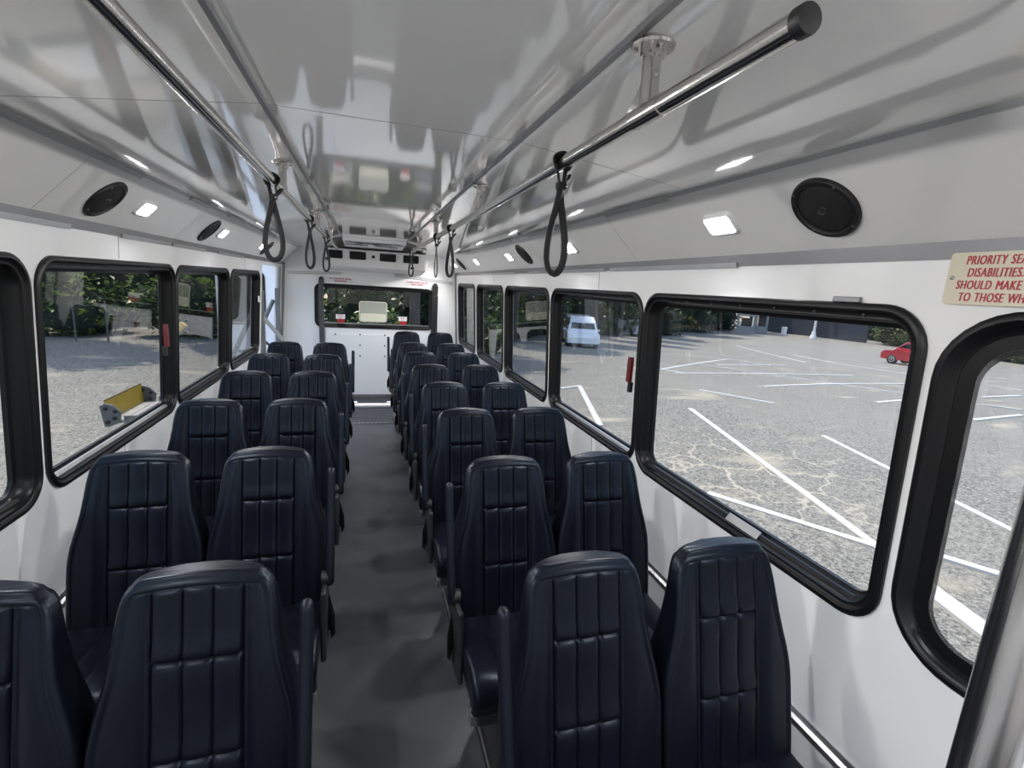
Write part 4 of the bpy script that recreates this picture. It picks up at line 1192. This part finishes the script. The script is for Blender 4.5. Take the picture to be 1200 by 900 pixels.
def plant(kind, x, y, s, label, group, i, sz=1.0, dark=False):
    z = gz(x, y)
    if kind == 'bush':
        e = tag(empty('leafy_bush', (x, y, z-.05)), label, 'bush', group)
        f_ = take((dark_f if dark else bush_f)[i % (2 if dark else 3)]); f_.parent = e; f_.location = (0, 0, 1.05)
        st = take(bush_s[i % 2]); st.parent = e; st.location = (0, 0, 0)
    else:
        e = tag(empty('tall_tree', (x, y, z-.05)), label, 'tree', group)
        f_ = take(crown_f[i % 2]); f_.parent = e; f_.location = (0, 0, 8.6)
        st = take(tree_s[i % 2]); st.parent = e; st.location = (0, 0, 0)
    e.rotation_euler = (0, 0, (i*2.39) % 6.283); e.scale = (s, s, s*sz)
    return e
rnd = random.Random(5)
i = 0
# bright bushes at the left edge of the lot
for q, (x, y, s) in enumerate(((-19.2, 21.0, 1.0), (-15.9, 21.2, 1.05), (-12.7, 20.5, .95), (-9.6, 20.6, 1.02), (-6.4, 20.9, 1.0), (-3.2, 21.3, .95))):
    plant('bush', x, y, s, 'sunlit yellow-green bush at the left edge of the lot, %s from the left' % ORD[q], 'sunlit bushes left of the lot', i); i += 1
def row(pts, s0, s1, gap, label, group, dark):
    global i
    P = [Vector(p_) for p_ in pts]; tot = sum((b_-a_).length for a_, b_ in zip(P[:-1], P[1:])); d = 0.0
    while d < tot:
        r = d; k_ = 0
        while k_ < len(P)-2 and r > (P[k_+1]-P[k_]).length: r -= (P[k_+1]-P[k_]).length; k_ += 1
        q = P[k_]+(P[k_+1]-P[k_]).normalized()*r; s = s0+(s1-s0)*d/tot
        plant('bush', q.x+rnd.uniform(-.3, .3), q.y+rnd.uniform(-.3, .3), s*rnd.uniform(.92, 1.08), label, group, i, dark=dark); i += 1
        d += gap*s
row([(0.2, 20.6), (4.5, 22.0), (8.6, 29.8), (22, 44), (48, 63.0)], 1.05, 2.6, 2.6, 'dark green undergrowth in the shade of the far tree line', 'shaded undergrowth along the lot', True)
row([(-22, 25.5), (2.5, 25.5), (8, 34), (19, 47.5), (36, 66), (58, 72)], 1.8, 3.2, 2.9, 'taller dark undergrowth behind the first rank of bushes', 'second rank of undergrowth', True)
for q, (x, y, s) in enumerate(((-1.7, 13.8, .62), (.6, 14.6, .70), (2.9, 14.2, .62))):
    plant('bush', x, y, s, 'low green bush close behind the rear window, %s one' % ('left', 'middle', 'right')[q], 'bushes behind the rear window', i); i += 1
row([(66.0, 47.6), (62.0, 22.0)], 1.6, 1.7, 2.0, 'green hedge bush along the far right edge of the lot', 'hedge bushes right of the lot', False)
row([(74.5, 54.0), (72.0, 20.0)], 3.0, 3.0, 3.3, 'big dark bush behind the right-hand hedge', 'dark bushes behind the hedge', True)
for (x, y, s) in ((52.0, 66.5, 2.9), (47.5, 68.0, 2.9)):
    plant('bush', x, y, s, 'tall dark bush behind the grey booths', 'dark bushes behind the booths', i, dark=True); i += 1
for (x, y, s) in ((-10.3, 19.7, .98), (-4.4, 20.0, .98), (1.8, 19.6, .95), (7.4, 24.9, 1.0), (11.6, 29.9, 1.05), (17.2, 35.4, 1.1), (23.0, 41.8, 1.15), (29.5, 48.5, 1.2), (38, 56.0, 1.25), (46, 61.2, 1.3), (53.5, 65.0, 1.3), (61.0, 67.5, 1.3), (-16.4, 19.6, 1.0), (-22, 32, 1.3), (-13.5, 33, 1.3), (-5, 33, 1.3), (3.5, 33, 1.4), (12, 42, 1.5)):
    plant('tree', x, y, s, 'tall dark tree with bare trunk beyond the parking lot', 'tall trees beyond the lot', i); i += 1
# wire fence posts in front of the left bushes
for q, (x, y) in enumerate(((-8.75, 18.6), (-7.9, 18.6), (-6.2, 18.7))):
    e = tag(empty('fence_post', (x, y, -.85)), 'thin grey fence post before the left bushes, %s of three' % ('left', 'middle', 'right')[q], 'post', 'fence posts left of the lot')
    t = MB(); t.tube([(0, 0, 0), (0, 0, 1.25)], .028, 8); t.build('post', FENCEM, e, True)
    t = MB(); t.lathe([(.035, 1.25), (.03, 1.28), (.01, 1.30)], 8); t.build('cap', FENCEM, e)
